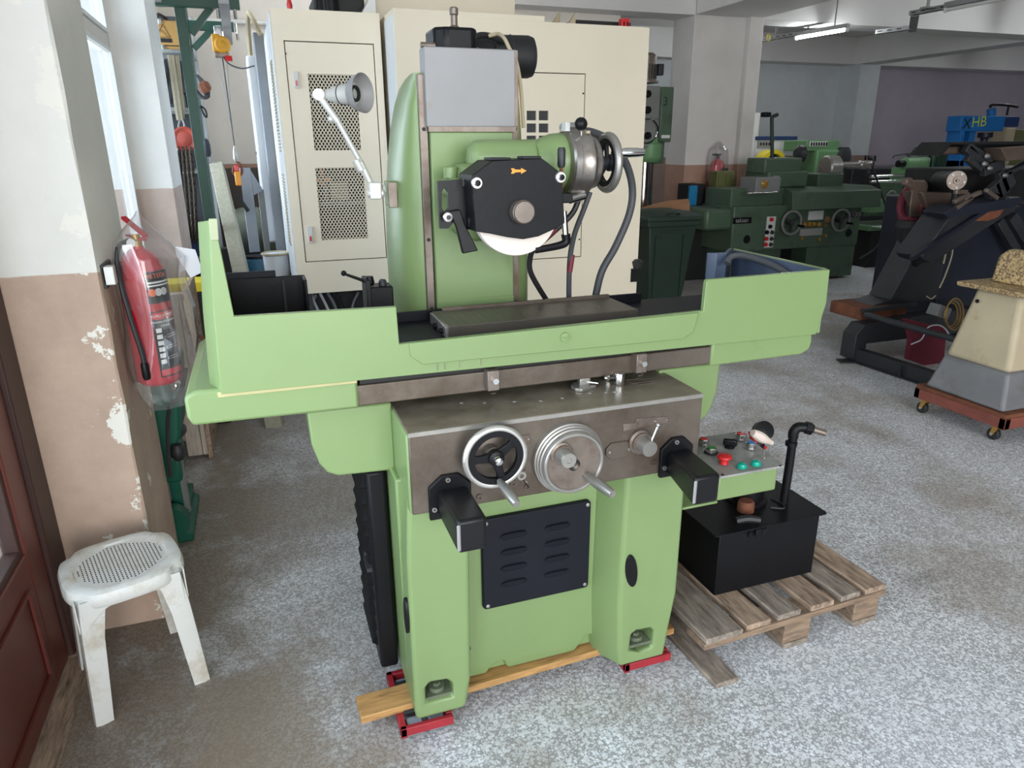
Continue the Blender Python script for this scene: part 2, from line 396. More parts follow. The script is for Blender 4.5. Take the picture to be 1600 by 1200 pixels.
def root_loc(o):
    while o.parent: o = o.parent
    return Vector(o.location)
def thing(name, label, cat, loc, group=None):
    o = bpy.data.objects.new(name, None); COL.objects.link(o); o.location = loc; o.empty_display_size = .05
    return tag(o, label, cat, group)
def tag(o, label, cat, group=None):
    o['label'] = label; o['category'] = cat
    if group: o['group'] = group
    return o
def struct(name, mb, m, parent=None, bevel=0.):
    o = mb.build(name, m, parent, bevel)
    if not parent: o['kind'] = 'structure'
    return o
def copy_tree(o, parent=None, loc=None, label=None):
    c = o.copy(); COL.objects.link(c)
    if parent: c.parent = parent
    if loc is not None: c.location = loc
    if label: c['label'] = label
    for ch in list(o.children): copy_tree(ch, c)
    return c
def cut(o, mb, off):
    """subtract a solid from a finished part"""
    t = bpy.data.objects.new('tool', mb.mesh('tool', off)); COL.objects.link(t)
    b = o.modifiers.new('cut', 'BOOLEAN'); b.object = t; b.operation = 'DIFFERENCE'; b.solver = 'EXACT'
    if o.parent: t.parent = o.parent
    else: t.location = o.location
    bpy.context.view_layer.update()
    dg = bpy.context.evaluated_depsgraph_get(); me = bpy.data.meshes.new_from_object(o.evaluated_get(dg))
    o.modifiers.clear(); old = o.data; o.data = me; bpy.data.objects.remove(t)
def text(body, size, o, xd, yd, m, name, parent, extrude=.0004, align='CENTER', sx=1.):
    """lettering standing on a surface: o = centre, xd = reading direction, yd = up"""
    cu = bpy.data.curves.new('lettering', 'FONT'); cu.body = body; cu.size = size; cu.extrude = extrude; cu.align_x = align; cu.align_y = 'CENTER'; cu.resolution_u = 3
    t = bpy.data.objects.new('lettering', cu); COL.objects.link(t); bpy.context.view_layer.update()
    dg = bpy.context.evaluated_depsgraph_get(); me = bpy.data.meshes.new_from_object(t.evaluated_get(dg)); bpy.data.objects.remove(t)
    x = Vector(xd).normalized(); y = Vector(yd).normalized(); y = (y-x*y.dot(x)).normalized(); z = x.cross(y)
    A = Matrix((x*sx, y, z)).transposed().to_4x4(); A.translation = Vector(o)-root_loc(parent)
    me.transform(A); me.materials.clear(); me.materials.append(MT[m]); me.name = name
    ob = bpy.data.objects.new(name, me); COL.objects.link(ob); ob.parent = parent; return ob
def holed(x0, x1, z0, z1, holes, y0, y1):
    """sheet in the xz plane with rectangular openings"""
    xs = sorted({x0, x1, *[h[0] for h in holes], *[h[1] for h in holes]}); zs = sorted({z0, z1, *[h[2] for h in holes], *[h[3] for h in holes]})
    mb = MB()
    for i in range(len(xs)-1):
        run = None
        for k in range(len(zs)-1):
            cx, cz = (xs[i]+xs[i+1])/2, (zs[k]+zs[k+1])/2
            solid = not any(h[0] < cx < h[1] and h[2] < cz < h[3] for h in holes)
            if solid and run is None: run = zs[k]
            if run is not None and (not solid): mb.box(xs[i], xs[i+1], y0, y1, run, zs[k]); run = None
        if run is not None: mb.box(xs[i], xs[i+1], y0, y1, run, zs[-1])
    return mb
def oct_(c, w, h, ch): # chamfered rectangle in 2d
    x, z = c; return [(x-w+ch, z-h), (x+w-ch, z-h), (x+w, z-h+ch), (x+w, z+h-ch), (x+w-ch, z+h), (x-w+ch, z+h), (x-w, z+h-ch), (x-w, z-h+ch)]
def rrect(x0, x1, z0, z1, r, n=4):
    out = []
    for cx, cz, a0 in ((x1-r, z0+r, -90), (x1-r, z1-r, 0), (x0+r, z1-r, 90), (x0+r, z0+r, 180)):
        for k in range(n+1):
            a = math.radians(a0+90*k/n); out.append((cx+r*math.cos(a), cz+r*math.sin(a)))
    return out

# ================================================================ the room
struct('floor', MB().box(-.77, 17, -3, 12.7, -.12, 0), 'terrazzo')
struct('pavement', MB().box(-14, -.77, -6, 16, -.14, -.02), 'pavement')
struct('pavement', MB().box(-14, 20, -14, -3, -.14, -.02), 'pavement')
CZ = 3.62                                        # slab soffit; beams hang to 3.12
struct('ceiling', MB().box(-1.05, 17.2, -3.2, 12.9, CZ, CZ+.2), 'ceiling_paint')
# left wall: door opening y -1.4..2.42, windows (rear one added for light) y 3.06..5.06 and 5.7..7.9
wl = MB()
wl.box(-.98, -.77, -3.0, -1.4, 0, CZ).box(-.98, -.77, -1.4, 2.42, 2.75, CZ)
wl.box(-.98, -.77, 2.42, 3.02, 0, CZ)
wl.box(-.98, -.70, 3.02, 5.12, 0, .95).box(-.98, -.70, 3.02, 5.12, 2.9, CZ)
wl.box(-.98, -.715, 5.12, 5.72, 0, CZ).box(-.98, -.77, 5.72, 7.9, 0, .95).box(-.98, -.77, 5.72, 7.9, 2.9, CZ).box(-.98, -.77, 7.9, 8.7, 0, CZ)
struct('wall_left', wl, 'wall_second')
struct('wall_back', MB().box(-.98, 4.4, 8.5, 8.7, 0, CZ), 'wall_back')
struct('wall_far', MB().box(4.2, 11.9, 12.5, 12.7, 0, CZ).box(4.2, 4.4, 8.7, 12.5, 0, CZ), 'wall_far')
struct('wall_lilac', MB().box(11.9, 17.2, 12.5, 12.7, 0, CZ), 'wall_lilac')
struct('wall_right', MB().box(17, 17.2, -3, 12.7, 0, CZ), 'wall_lilac')
# shop front: piers and lintel around the glazing behind the photographer
struct('wall_front', MB().box(-.98, -.6, -3.2, -3.0, 0, CZ).box(-.6, 3.8, -3.2, -3.0, 3.2, CZ).box(3.8, 17.2, -3.2, -3.0, 0, CZ), 'wall_main')

bz = 3.13
def pillar(name, x0, x1, y0, y1, m, z1=CZ, chips=()):
    mb = MB(); n = 26; rings = []
    for k in range(n+1):
        z = z1*k/n; j = lambda: (random.uniform(-.004, .002) if chips else 0)
        c = .006
        rings.append([V(x0, y0, z), V(x1-c+j(), y0, z), V(x1+j(), y0+c, z), V(x1, y1-c, z), V(x1-c, y1, z), V(x0, y1, z)])
    mb.loft(rings); o = struct(name, mb, m); return o
pillar('pillar', -.79, -.487, 2.5, 3.02, 'wall_near', chips=(1,))
pillar('pillar', -.72, -.485, 5.10, 5.72, 'wall_second')
mp = MB().box(5.25, 6.0, 8.2, 8.68, 0, CZ).box(6.0, 6.2, 8.12, 8.68, 0, CZ); struct('pillar', mp, 'wall_main', bevel=.008)
struct('pillar', MB().box(11.5, 12.0, 11.95, 12.5, 0, bz-.002), 'wall_far', bevel=.008)
struct('ceiling_beam', MB().box(2.95, 17, 8.2, 8.62, bz, CZ), 'beam_paint', bevel=.006)
struct('ceiling_beam', MB().box(5.26, 6.19, -3, 8.2, bz+.004, CZ), 'beam_paint', bevel=.006)
struct('ceiling_beam', MB().box(4.4, 11.5, 12.1, 12.5, bz+.003, CZ), 'beam_paint', bevel=.006)
struct('ceiling_beam', MB().box(11.5, 11.95, -3, 12.5, bz, CZ), 'beam_paint', bevel=.006)
struct('ceiling_beam', MB().box(11.95, 17, 12.1, 12.5, bz, CZ), 'beam_paint', bevel=.006)
struct('ceiling_beam', MB().box(-.77, 2.95, 8.2, 8.5, 3.2, CZ), 'beam_paint', bevel=.006)
struct('trim_1', MB().tube([V(-.7, 8.43, 2.86), V(4.3, 8.43, 2.86)], .022, 8, 0), 'white')

# door in the left wall
d1 = MB().box(-.86, -.755, 2.36, 2.5, 0, 2.75)
struct('trim_2', d1, 'door_dark', bevel=.006)
dr = holed(.6, 2.35, .02, 2.7, [(.74, 2.22, .50, 2.56)], -.03, .03)
for i, v in enumerate(dr.v): dr.v[i] = V(-.80+v.y, v.x, v.z)
door = struct('door_1', dr, 'door_red', bevel=.006)
b_ = MB()
b_.box(-.768, -.760, .80, 2.16, .10, .112).box(-.768, -.760, .80, 2.16, .40, .412).box(-.768, -.760, .80, .812, .112, .40).box(-.768, -.760, 2.148, 2.16, .112, .40)
b_.build('panel_bead', 'door_red', door)
g_ = holed(.735, 2.225, .495, 2.565, [(.76, 2.20, .52, 2.54)], -.022, .022)
for i, v in enumerate(g_.v): g_.v[i] = V(-.80+v.y, v.x, v.z)
g_.build('glazing_bead', 'door_dark', door, .003)
MB().box(-.803, -.797, .75, 2.21, .51, 2.55).build('pane', 'glass', door)
struct('door_2', MB().box(-.83, -.77, -1.38, .58, 0, .5).box(-.83, -.77, -1.38, -1.28, .5, 2.7).box(-.83, -.77, .48, .58, .5, 2.7).box(-.83, -.77, -1.38, .58, 2.62, 2.7), 'door_red', bevel=.005)
struct('trim_3', MB().box(-.775, -.70, -.6, 2.497, 0, .018), 'pallet_wood_warm', bevel=.004)

# window between the pillars
def window(name, y0, y1):
    f = holed(y0, y1, .95, 2.9, [(y0+.05, (y0+y1)/2-.03, 1.0, 2.20), ((y0+y1)/2+.03, y1-.06, 1.0, 2.20), (y0+.05, (y0+y1)/2-.03, 2.28, 2.84), ((y0+y1)/2+.03, y1-.06, 2.28, 2.84)], -.03, .03)
    for i, v in enumerate(f.v): f.v[i] = V(-.735+v.y, v.x, v.z)
    w_ = struct(name, f, 'window_frame', bevel=.008)
    ym = (y0+y1)/2
    for a, b in ((y0+.05, ym-.03), (ym+.03, y1-.06)):
        for z0, z1 in ((1.0, 2.20), (2.28, 2.84)):
            MB().box(-.738, -.732, a-.01, b+.01, z0-.01, z1+.01).build('pane', 'glass', w_)
            bd = holed(a, b, z0, z1, [(a+.022, b-.022, z0+.022, z1-.022)], -.016, .016)
            for i, v in enumerate(bd.v): bd.v[i] = V(-.712+v.y, v.x, v.z)
            bd.build('glazing_bead', 'white', w_, .003)
    MB().box(-.84, -.69, y0-.0, y1, .925, .955).build('window_sill', 'window_frame', w_, .004)
window('window_1', 3.03, 5.09); window('added_window', 5.73, 7.89)  # rear one is hidden, added to let light into the back left

# street side outside the windows: pale facade across the road
fc = MB().box(-12.2, -12, -2, 16, -.02, 7); fo = fc.build('street_facade', 'facade'); fo['kind'] = 'structure'
vn = thing('parked_van', 'white van parked outside, seen through the side window', 'van', (-5.2, 8.6, -.02))
prof = [(7.0, .32), (6.95, .75), (7.3, .98), (7.9, 1.12), (8.55, 1.86), (8.9, 1.95), (11.4, 1.98), (11.5, 1.9), (11.55, .35)]
MB().prism(prof, 'yz', -6.1, -4.3).build('body', 'white', vn, .06)
MB().prism([(8.02, 1.15), (8.5, 1.72), (9.1, 1.76), (9.1, 1.15)], 'yz', -4.32, -4.285).build('side_window', 'blue_grey', vn)
for yy in (7.75, 10.8):
    MB().lathe([(.31, 0), (.33, .03), (.33, .19), (.31, .22)], (-4.5, yy, .31), (1, 0, 0), 24).build('wheel', 'rubber', vn)

# ================================================================ the surface grinder
G = thing('surface_grinder', 'light green surface grinding machine with steel control panel in the centre foreground', 'machine', (.68, 2.0, .068))
GB = root_loc(G)
# --- base
base = MB().box(.268, 1.10, 1.72, 2.64, .088, .80)
bo = base.build('base', 'green', G)
cut(bo, MB().prism([(.50, .07), (.525, .105), (.55, .122), (.572, .12), (.578, .10), (.60, .07)], 'xz', 1.60, 1.735), GB)
cut(bo, MB().prism([(.80, .07), (.83, .11), (.85, .14), (.905, .135), (.93, .07)], 'xz', 1.60, 1.74), GB)
for k_, (pts, hole) in enumerate((([(.286, .83), (.452, .83), (.446, .62), (.438, .17), (.425, .09), (.418, .066), (.272, .066), (.268, .10), (.272, .6)], [(.302, .118), (.303, .172), (.316, .188), (.365, .183), (.383, .165), (.383, .118)]),
        ([(.925, .83), (1.118, .83), (1.122, .62), (1.122, .30), (1.105, .18), (1.092, .066), (.934, .066), (.926, .12), (.918, .3), (.922, .6)], [(.964, .118), (.968, .180), (.985, .190), (1.035, .186), (1.050, .172), (1.046, .112), (1.0, .102)]))):
    back = [(x-(.052 if k_ and x < .97 else 0), z) for x, z in pts]
    lg = MB().loft([[V(x, 1.628, z) for x, z in pts], [V(x, 1.722, z) for x, z in back], [V(x, 1.80, z) for x, z in back]]).build('leg', 'green', G)
    cut(lg, MB().prism(hole, 'xz', 1.5, 1.70), GB)
    bv = lg.modifiers.new('bevel', 'BEVEL'); bv.width = .020; bv.segments = 4; bv.limit_method = 'ANGLE'; bv.angle_limit = math.radians(40)
MB().box(.272, .42, 2.45, 2.66, .066, .10).build('rear_foot', 'green', G); MB().box(.95, 1.09, 2.45, 2.66, .066, .10).build('rear_foot', 'green', G)
bv = bo.modifiers.new('bevel', 'BEVEL'); bv.width = .010; bv.segments = 3; bv.limit_method = 'ANGLE'; bv.angle_limit = math.radians(40)
for cx in (.343, 1.006):
    b_ = MB().cyl((cx, 1.672, .128), (cx, 1.672, .141), .024, n=18).cyl((cx, 1.672, .141), (cx, 1.672, .150), .012, n=6); b_.build('anchor_bolt', 'pocket', G)
    MB().box(cx-.045, cx+.045, 1.64, 1.698, .117, .128).build('bolt_seat', 'pocket', G)
MB().cyl((.452, 1.716, .2), (.452, 1.722, .2), .012, n=16).build('plug', 'dark_grey', G)
# oval black access caps
for cx, cz, axis in ((.262, .44, 'x'), (.930, .44, 'f')):
    el = [(.020*math.cos(t*PI/10), .058*math.sin(t*PI/10)) for t in range(20)]
    if axis == 'x':
        MB().prism([(1.66+a, cz-.03+b) for a, b in el], 'yz', cx-.001, cx+.012).build('access_cap', 'black', G, .002)
    else:
        MB().prism([(.952+a-b*.12, cz-.02+b) for a, b in el], 'xz', 1.622, 1.63).build('access_cap', 'black', G, .002)
# front vent cover with two rows of louvres
vc = MB().prism(rrect(.503, .848, .335, .640, .012), 'xz', 1.704, 1.722).build('vent_cover', 'navy_black', G, .004, label='black vent cover with two columns of louvres')
for cx in (.600, .738):
    for k in range(4):
        cz = .572 - k*.054
        rings = []
        for i in range(11):
            u = -1+2*i/10; x = cx+u*.044; hgt = .013*math.sqrt(max(0, 1-u**4))+.0005; dp = .007*math.sqrt(max(0, 1-u**4))
            rings.append([V(x, 1.705, cz-hgt), V(x, 1.704-dp*.4, cz-hgt*.4), V(x, 1.704-dp, cz+hgt*.75), V(x, 1.705, cz+hgt)])
        MB().loft(rings).build('louvre', 'navy_black', vc)
for x, z in ((.516, .626), (.836, .628), (.834, .350), (.517, .348)):
    MB().lathe([(.006, 0), (.006, .003), (.003, .004)], (x, 1.704, z), (0, -1, 0), 10).build('screw', 'steel', vc)
# side door, ribbed, with latch
sd = MB().box(.206, .262, 1.842, 2.16, .095, .775).build('side_door', 'black', G, .010, label='black louvred side door with a latch')
for k in range(11):
    z = .72-k*.055
    MB().loft([[V(.207, y, z-.018), V(.207-d*.016, y, z-.014), V(.207-d*.004, y, z+.012), V(.207, y, z+.016)] for y, d in ((1.885, 0), (1.90, 1), (2.11, 1), (2.125, 0))]).build('louvre', 'black', sd)
MB().lathe([(.017, 0), (.017, .008), (.012, .012)], (.206, 1.96, .44), (-1, 0, 0), 16).box(.190, .206, 1.87, 1.95, .434, .446).build('latch', 'dark_grey', sd)
# --- control box and wings
cb = MB().box(.283, 1.135, 1.604, 2.10, .752, .974)
MB().box(.30, 1.12, 1.90, 2.5, .70, 1.0).build('saddle_bed', 'green', G)
cb.build('control_box', 'green', G, .006)
wl_ = [(.063, .992), (.285, .992), (.285, .79), (.128, .798), (.10, .812), (.082, .84), (.066, .90)]
MB().prism(wl_, 'xz', 1.80, 2.55).build('side_wing', 'green', G, .006)
MB().prism([(1.398-x, z) for x, z in wl_], 'xz', 1.80, 2.55).build('side_wing', 'green', G, .006)
cp = MB().box(.288, 1.132, 1.594, 1.606, .754, .978).build('control_panel', 'steel_dark', G, .003, label='bare steel control panel, stained brown')
ctp = MB().box(.286, 1.134, 1.594, 1.91, .974, .982).build('control_top', 'steel_oily', G, .003, label='oily bare steel top of the control box')
MB().box(.287, 1.133, 1.5925, 1.5955, .970, .981).build('edge_strip', 'steel', cp)
for x, z in ((.466, .775), (.600, .782), (.985, .79), (.560, .800)):
    MB().lathe([(.009, 0), (.009, .004), (.0045, .004), (.0045, .001)], (x, 1.594, z), (0, -1, 0), 12).build('screw', 'steel_dark', cp)
for x, z, w_, h_ in ((.952, .920, .030, .0125), (.903, .9135, .021, .010), (1.000, .9185, .021, .010), (.588, .921, .018, .012)):
    q = MB().box(x-w_, x+w_, 1.5915, 1.595, z-h_, z+h_).build('name_plate', 'steel_rust', cp, .001)
    for sx in (-1, 1): MB().cyl((x+sx*(w_-.003), 1.5918, z), (x+sx*(w_-.003), 1.5905, z), .002, n=8).build('rivet', 'chrome', cp)
MB().prism(oct_((.870, .848), .040, .025, .016), 'xz', 1.588, 1.596).build('oval_plate', 'steel_dark', cp, .0015)
for sx in (-1, 1): MB().cyl((.870+sx*.03, 1.588, .848), (.870+sx*.03, 1.5855, .848), .004, n=10).build('screw', 'steel', cp)
MB().box(.592, .652, 1.7155, 1.722, .700, .728).build('maker_plate', 'steel_rust', G, .001)
# left handwheel (three spokes, white-metal rim)
hc = V(.497, 1.548, .905); hd = V(0, -1, 0)
hw = MB().lathe([(.052, 0), (.052, .006), (.045, .010), (.020, .012), (.020, .040)], (hc.x-.004, 1.594, hc.z+.004), hd, 30).build('left_handwheel', 'steel_dark', G, label='three-spoke handwheel with bright rim')
MB().torus(hc, hd, .0775, .0088, 48, 12).build('rim', 'rim_steel', hw)
MB().ring(hc+hd*-.006, hd, .057, .073, .014, 48).build('inner_rim', 'black', hw)
MB().lathe([(.020, -.012), (.022, .0), (.020, .014), (.012, .018)], hc, hd, 20).build('hub', 'black', hw)
for a in (35, 180, 285):
    t = math.radians(a); e = V(math.cos(t), 0, math.sin(t))
    p0 = hc+e*.014; p1 = hc+e*.066
    sdw = V(-math.sin(t), 0, math.cos(t))
    MB().loft([[p+sdw*w_+hd*.006, p+sdw*-w_+hd*.006, p+sdw*-w_-hd*.006, p+sdw*w_-hd*.006] for p, w_ in ((p0, .013), (hc+e*.045, .009), (p1, .014))]).build('spoke', 'black', hw, .002)
MB().lathe([(.012, 0), (.012, .012), (.010, .018), (.004, .021)], hc+hd*.014, hd, 18).build('hub_nut', 'chrome', hw)
h0 = hc+V(.006, -.012, -.062)
MB().lathe([(.008, 0), (.0105, .012), (.013, .045), (.0125, .075), (.0105, .098), (.0095, .100), (0.0001, .100)], h0, V(.12, -1, -.20), 18).build('handle', 'steel', hw)
# small clamp beside it
MB().cyl((.572, 1.594, .835), (.572, 1.560, .835), .016, n=20).build('clamp_boss', 'steel_dark', cp)
MB().ring((.572, 1.561, .835), (0, -1, 0), .006, .012, .004, 18).build('clamp_ring', 'steel', cp)
MB().beam((.575, 1.565, .830), (.588, 1.548, .806), .006, .004).build('clamp_pin', 'chrome', cp)
# big dial wheel
bc = V(.714, 1.594, .854)
dw = MB().lathe([(.100, 0), (.100, .018), (.096, .020), (.096, .026), (.092, .028), (.092, .036), (.088, .038), (.088, .046)], bc, hd, 56).build('dial_wheel', 'steel', G, label='large solid feed dial wheel')
MB().torus(bc+hd*.048, hd, .081, .006, 56, 10).build('rim', 'steel', dw)
MB().lathe([(.0001, .046), (.076, .046), (.080, .049), (.083, .049)], bc, hd, 48).build('dial_face', 'steel_rust', dw)
kc = bc+V(-.036, 0, .034)
MB().lathe([(.032, .044), (.032, .054), (.026, .056), (.026, .062)], kc, hd, 30).build('knob_collar', 'steel_rust', dw)
MB().lathe([(.022, .060), (.022, .094), (.020, .098), (.008, .098), (.007, .095), (.0001, .095)], kc, hd, 28).build('knob', 'steel', dw)
nc = bc+V(0, 0, -.004)
MB().lathe([(.017, .044), (.017, .052), (.014, .053)], nc, hd, 20).build('collar', 'black_matte', dw)
MB().lathe([(.010, .050), (.010, .062), (.006, .068), (.0001, .069)], nc, hd, 14).build('hub_nut', 'steel_rust', dw)
h0 = bc+V(.034, -.046, -.040)
MB().lathe([(.009, 0), (.011, .012), (.014, .050), (.0135, .085), (.0115, .108), (.0105, .112), (.0001, .110)], h0, V(.26, -1, -.10), 20).build('handle', 'steel', dw)
# right selector knob
kc = V(.934, 1.594, .866)
sk = MB().lathe([(.036, 0), (.036, .012), (.030, .016), (.030, .022)], kc, hd, 30).build('selector_knob', 'steel_rust', G)
MB().lathe([(.023, .02), (.023, .060), (.022, .063), (.0001, .063)], kc, hd, 28).build('knob', 'steel', sk)
MB().cyl(kc+V(.010, -.050, .018), kc+V(.024, -.055, .062), .0035, n=10).sphere(kc+V(.0245, -.0555, .065), .006).build('lever', 'chrome', sk)
# two black boxes reaching forward from the panel
def shroud(x0, x1, z0, z1, xe0, xe1, name='hydraulic_box'):
    m_ = 1.596
    f = MB().prism([(x0, z0-.012), (x0, z1-.03), (x0+.035, z1), (x1-.02, z1), (x1+.012, z1-.03), (x1+.012, z0-.012)], 'xz', 1.582, 1.596)
    o = f.build(name, 'black', G, .003, label='black tapered box with flange and worn edges')
    a = x0+.022; b = x1+.004
    MB().hexa([(a, 1.585, z0), (b, 1.585, z0), (b, 1.588, z1-.040), (a, 1.588, z1-.040)][0:4],
              [(xe0, 1.375, z0+.008), (xe1, 1.375, z0+.008), (xe1, 1.375, z1-.016), (xe0, 1.375, z1-.016)]).build('hood', 'black_worn', o, .010, seg=3)
    MB().loft([[V(xe0-.001, 1.373+t*.006, z) for t in (0, 1)]+[V(xe0+.008, 1.373+t*.006, z) for t in (1, 0)] for z in (z0+.016, z1-.026)]).build('worn_corner', 'aluminium', o, .003)
    for x, z in ((x0+.012, z0+.02), ((x0+x1)/2, z1-.012)): MB().ring((x, 1.582, z), (0, -1, 0), .003, .0065, .005, 12).build('screw', 'steel', o)
    return o
shroud(.330, .430, .748, .858, .348, .420); shroud(1.002, 1.095, .755, .862, .975, 1.052)
# things on top of the control box
zt = .982
cam_ = MB().prism([(.800, 1.735), (.800, 1.765), (.815, 1.785), (.83, 1.79), (.87, 1.762), (.87, 1.742), (.815, 1.722)], 'xy', zt, zt+.010).build('trip_base', 'steel', ctp, .002)
MB().prism([(.822, 1.752), (.830, 1.79), (.868, 1.775), (.855, 1.752)], 'xy', zt+.008, zt+.030).build('trip_dog', 'steel', ctp, .003)
MB().cyl((.846, 1.752, zt+.018), (.872, 1.735, zt+.016), .003, n=8).build('trip_pin', 'chrome', ctp)
for x, y, dx in ((.934, 1.792, -1), (.944, 1.742, -1)):
    k_ = MB().lathe([(.014, 0), (.016, .006), (.016, .034), (.014, .038), (.0001, .038)], (x, y, zt), (0, 0, 1), 22).build('reversing_knob', 'chrome', ctp)
    MB().cyl((x-.012, y-.006, zt+.026), (x-.045, y-.010, zt+.030), .0035, n=8).sphere((x-.048, y-.010, zt+.0305), .0065).build('knob_lever', 'chrome', ctp)
for x, y in ((.61, 1.72), (.68, 1.70), (.745, 1.70), (.835, 1.71), (.88, 1.70), (.905, 1.695), (.47, 1.76), (.53, 1.74)):
    MB().lathe([(.007, 0), (.007, .0015), (.004, .002)], (x, y, zt), (0, 0, 1), 12).build('top_screw', 'steel', ctp)
for x0, x1, y in ((.985, 1.03, 1.78), (.985, 1.06, 1.745), (1.0, 1.045, 1.728)):
    MB().box(x0, x1, y-.004, y+.004, zt, zt+.001).build('engraved_plate', 'steel_rust', ctp)
# --- saddle way, end covers, stops
MB().box(.190, 1.262, 1.752, 2.30, 1.010, 1.066).build('saddle_way', 'steel_dark', G, .003)
MB().box(.20, 1.25, 1.762, 2.30, 1.060, 1.10).build('way_gap', 'black_matte', G)
MB().prism([(-.215, 1.035), (-.205, 1.012), (.193, 1.006), (.193, 1.088), (-.19, 1.100), (-.215, 1.085)], 'xz', 1.746, 2.28).build('way_cover', 'green', G, .008, label='left end cover of the ways')
MB().prism([(-.14, 1.078), (.192, 1.076), (.192, 1.086), (-.14, 1.092)], 'xz', 1.7415, 1.7475).build('cover_edge', 'cream_edge', G, .002, label='bare cream strip where the paint has worn')
MB().prism([(1.259, 1.004), (1.60, 1.006), (1.632, 1.020), (1.638, 1.045), (1.632, 1.092), (1.259, 1.088)], 'xz', 1.746, 2.28).build('way_cover', 'green_worn', G, .006, label='right end cover of the ways')
for x in (.552, 1.005):
    s_ = MB().box(x-.017, x+.017, 1.722, 1.762, 1.018, 1.075).build('table_stop', 'steel_rust', G, .002)
    MB().lathe([(.009, 0), (.009, .012)], (x+.003, 1.722, 1.048), (0, -1, 0), 6).build('stop_nut', 'chrome', s_)
    MB().lathe([(.008, 0), (.010, .006)], (x+.002, 1.735, 1.006), (0, 0, 1), 12).build('stop_pin', 'chrome', s_)
# --- table with splash guards
tb = MB().box(-.12, 1.655, 1.755, 2.22, 1.098, 1.118).build('table', 'navy_black', G, .003, label='reciprocating table tray')
MB().box(.33, 1.22, 1.79, 1.80, 1.118, 1.155).build('tray_wall', 'black_matte', tb)
MB().box(.30, 1.26, 2.19, 2.20, 1.118, 1.148).build('tray_wall', 'navy_black', tb)
gf = [(-.131, 1.088), (1.640, 1.072), (1.664, 1.17), (1.660, 1.278), (1.218, 1.276), (1.212, 1.270), (1.210, 1.184), (.304, 1.170), (.302, 1.268), (-.079, 1.275), (-.090, 1.455), (-.087, 1.498), (-.103, 1.498), (-.104, 1.457), (-.118, 1.345)]
gfo = MB().prism(gf, 'xz', 1.736, 1.752).build('front_guard', 'green', G, .0015, label='green front splash guard along the table')
MB().prism([(.330, 1.172), (1.190, 1.182), (1.176, 1.125), (1.140, 1.106), (.360, 1.112), (.330, 1.138)], 'xz', 1.728, 1.738).build('guard_plate', 'green', gfo, .002)
MB().lathe([(.014, 0), (.013, .006), (.0001, .007)], (.760, 1.728, 1.148), (0, -1, 0), 18).box(.748, .772, 1.7195, 1.7215, 1.1465, 1.1495).build('guard_screw', 'green', gfo)
for x in (.40, .42, .46, .52): MB().box(x, x+.0015, 1.7345, 1.736, 1.09, 1.108).build('oil_run', 'steel_oily', gfo)
# left end: tall shield, chamfered corner
le = MB()
plan = [(0, 1.738), (-.028, 1.80), (-.030, 2.20), (-.016, 2.20), (-.012, 1.805), (.012, 1.745)]
tz = [1.496, 1.49, 1.285, 1.285, 1.47, 1.496]
xz = lambda z: -.131+(z-1.088)*.013/.257 if z < 1.345 else -.118+(min(z, 1.457)-1.345)*.014/.112
zs_ = [1.088, 1.20, 1.28]
le.loft([[V(xz(z)+x, y, z) for x, y in plan] for z in zs_]+[[V(xz(tz[i])+x, y, tz[i]) for i, (x, y) in enumerate(plan)]])
le.build('end_guard', 'green', G, .004, label='tall left end shield, pale at its tip')
MB().prism([(-.1055, 1.452), (-.0885, 1.452), (-.0855, 1.500), (-.1045, 1.500)], 'xz', 1.7325, 1.7375).build('shield_tip', 'pale_tip', G, .002)
lb = [(-.10, 2.19), (.112, 2.19), (.112, 2.10), (.104, 2.10), (.104, 2.182), (-.10, 2.182)]
MB().prism(lb, 'xy', 1.118, 1.288).build('rear_guard', 'black', G, .003, label='black rear splash panel at the left end')
MB().box(-.130, -.122, 1.83, 2.19, 1.118, 1.24).build('inner_liner', 'black', G)
MB().box(-.115, .03, 2.20, 2.215, 1.12, 1.303).build('tray_rim', 'navy_black', G, .002)
MB().box(.045, .052, 2.172, 2.184, 1.12, 1.28).build('panel_seam', 'black_matte', G)
# right end: low box, bluish inside
MB().prism([(1.656, 1.738), (1.668, 1.76), (1.680, 2.24), (1.668, 2.24), (1.655, 1.765), (1.64, 1.752)], 'xy', 1.074, 1.279).build('end_guard', 'green', G, .003, label='low right end guard')
MB().prism([(1.656, 1.76), (1.668, 2.23), (1.658, 2.225), (1.648, 1.76)], 'xy', 1.118, 1.276).build('inner_liner', 'blue_grey', G)
MB().prism([(1.665, 2.24), (1.575, 2.145), (1.555, 2.150), (1.535, 2.150), (1.515, 2.165), (1.51, 2.175), (1.535, 2.160), (1.553, 2.160), (1.572, 2.158), (1.655, 2.245)], 'xy', 1.118, 1.281).build('rear_guard', 'blue_grey', G, .002)
MB().tube([V(1.545, 2.10, 1.25), V(1.57, 2.11, 1.272), V(1.60, 2.08, 1.276), V(1.628, 1.98, 1.262), V(1.64, 1.88, 1.235), V(1.64, 1.80, 1.20)], .011, 10).build('drain_hose', 'rubber_grey', G)
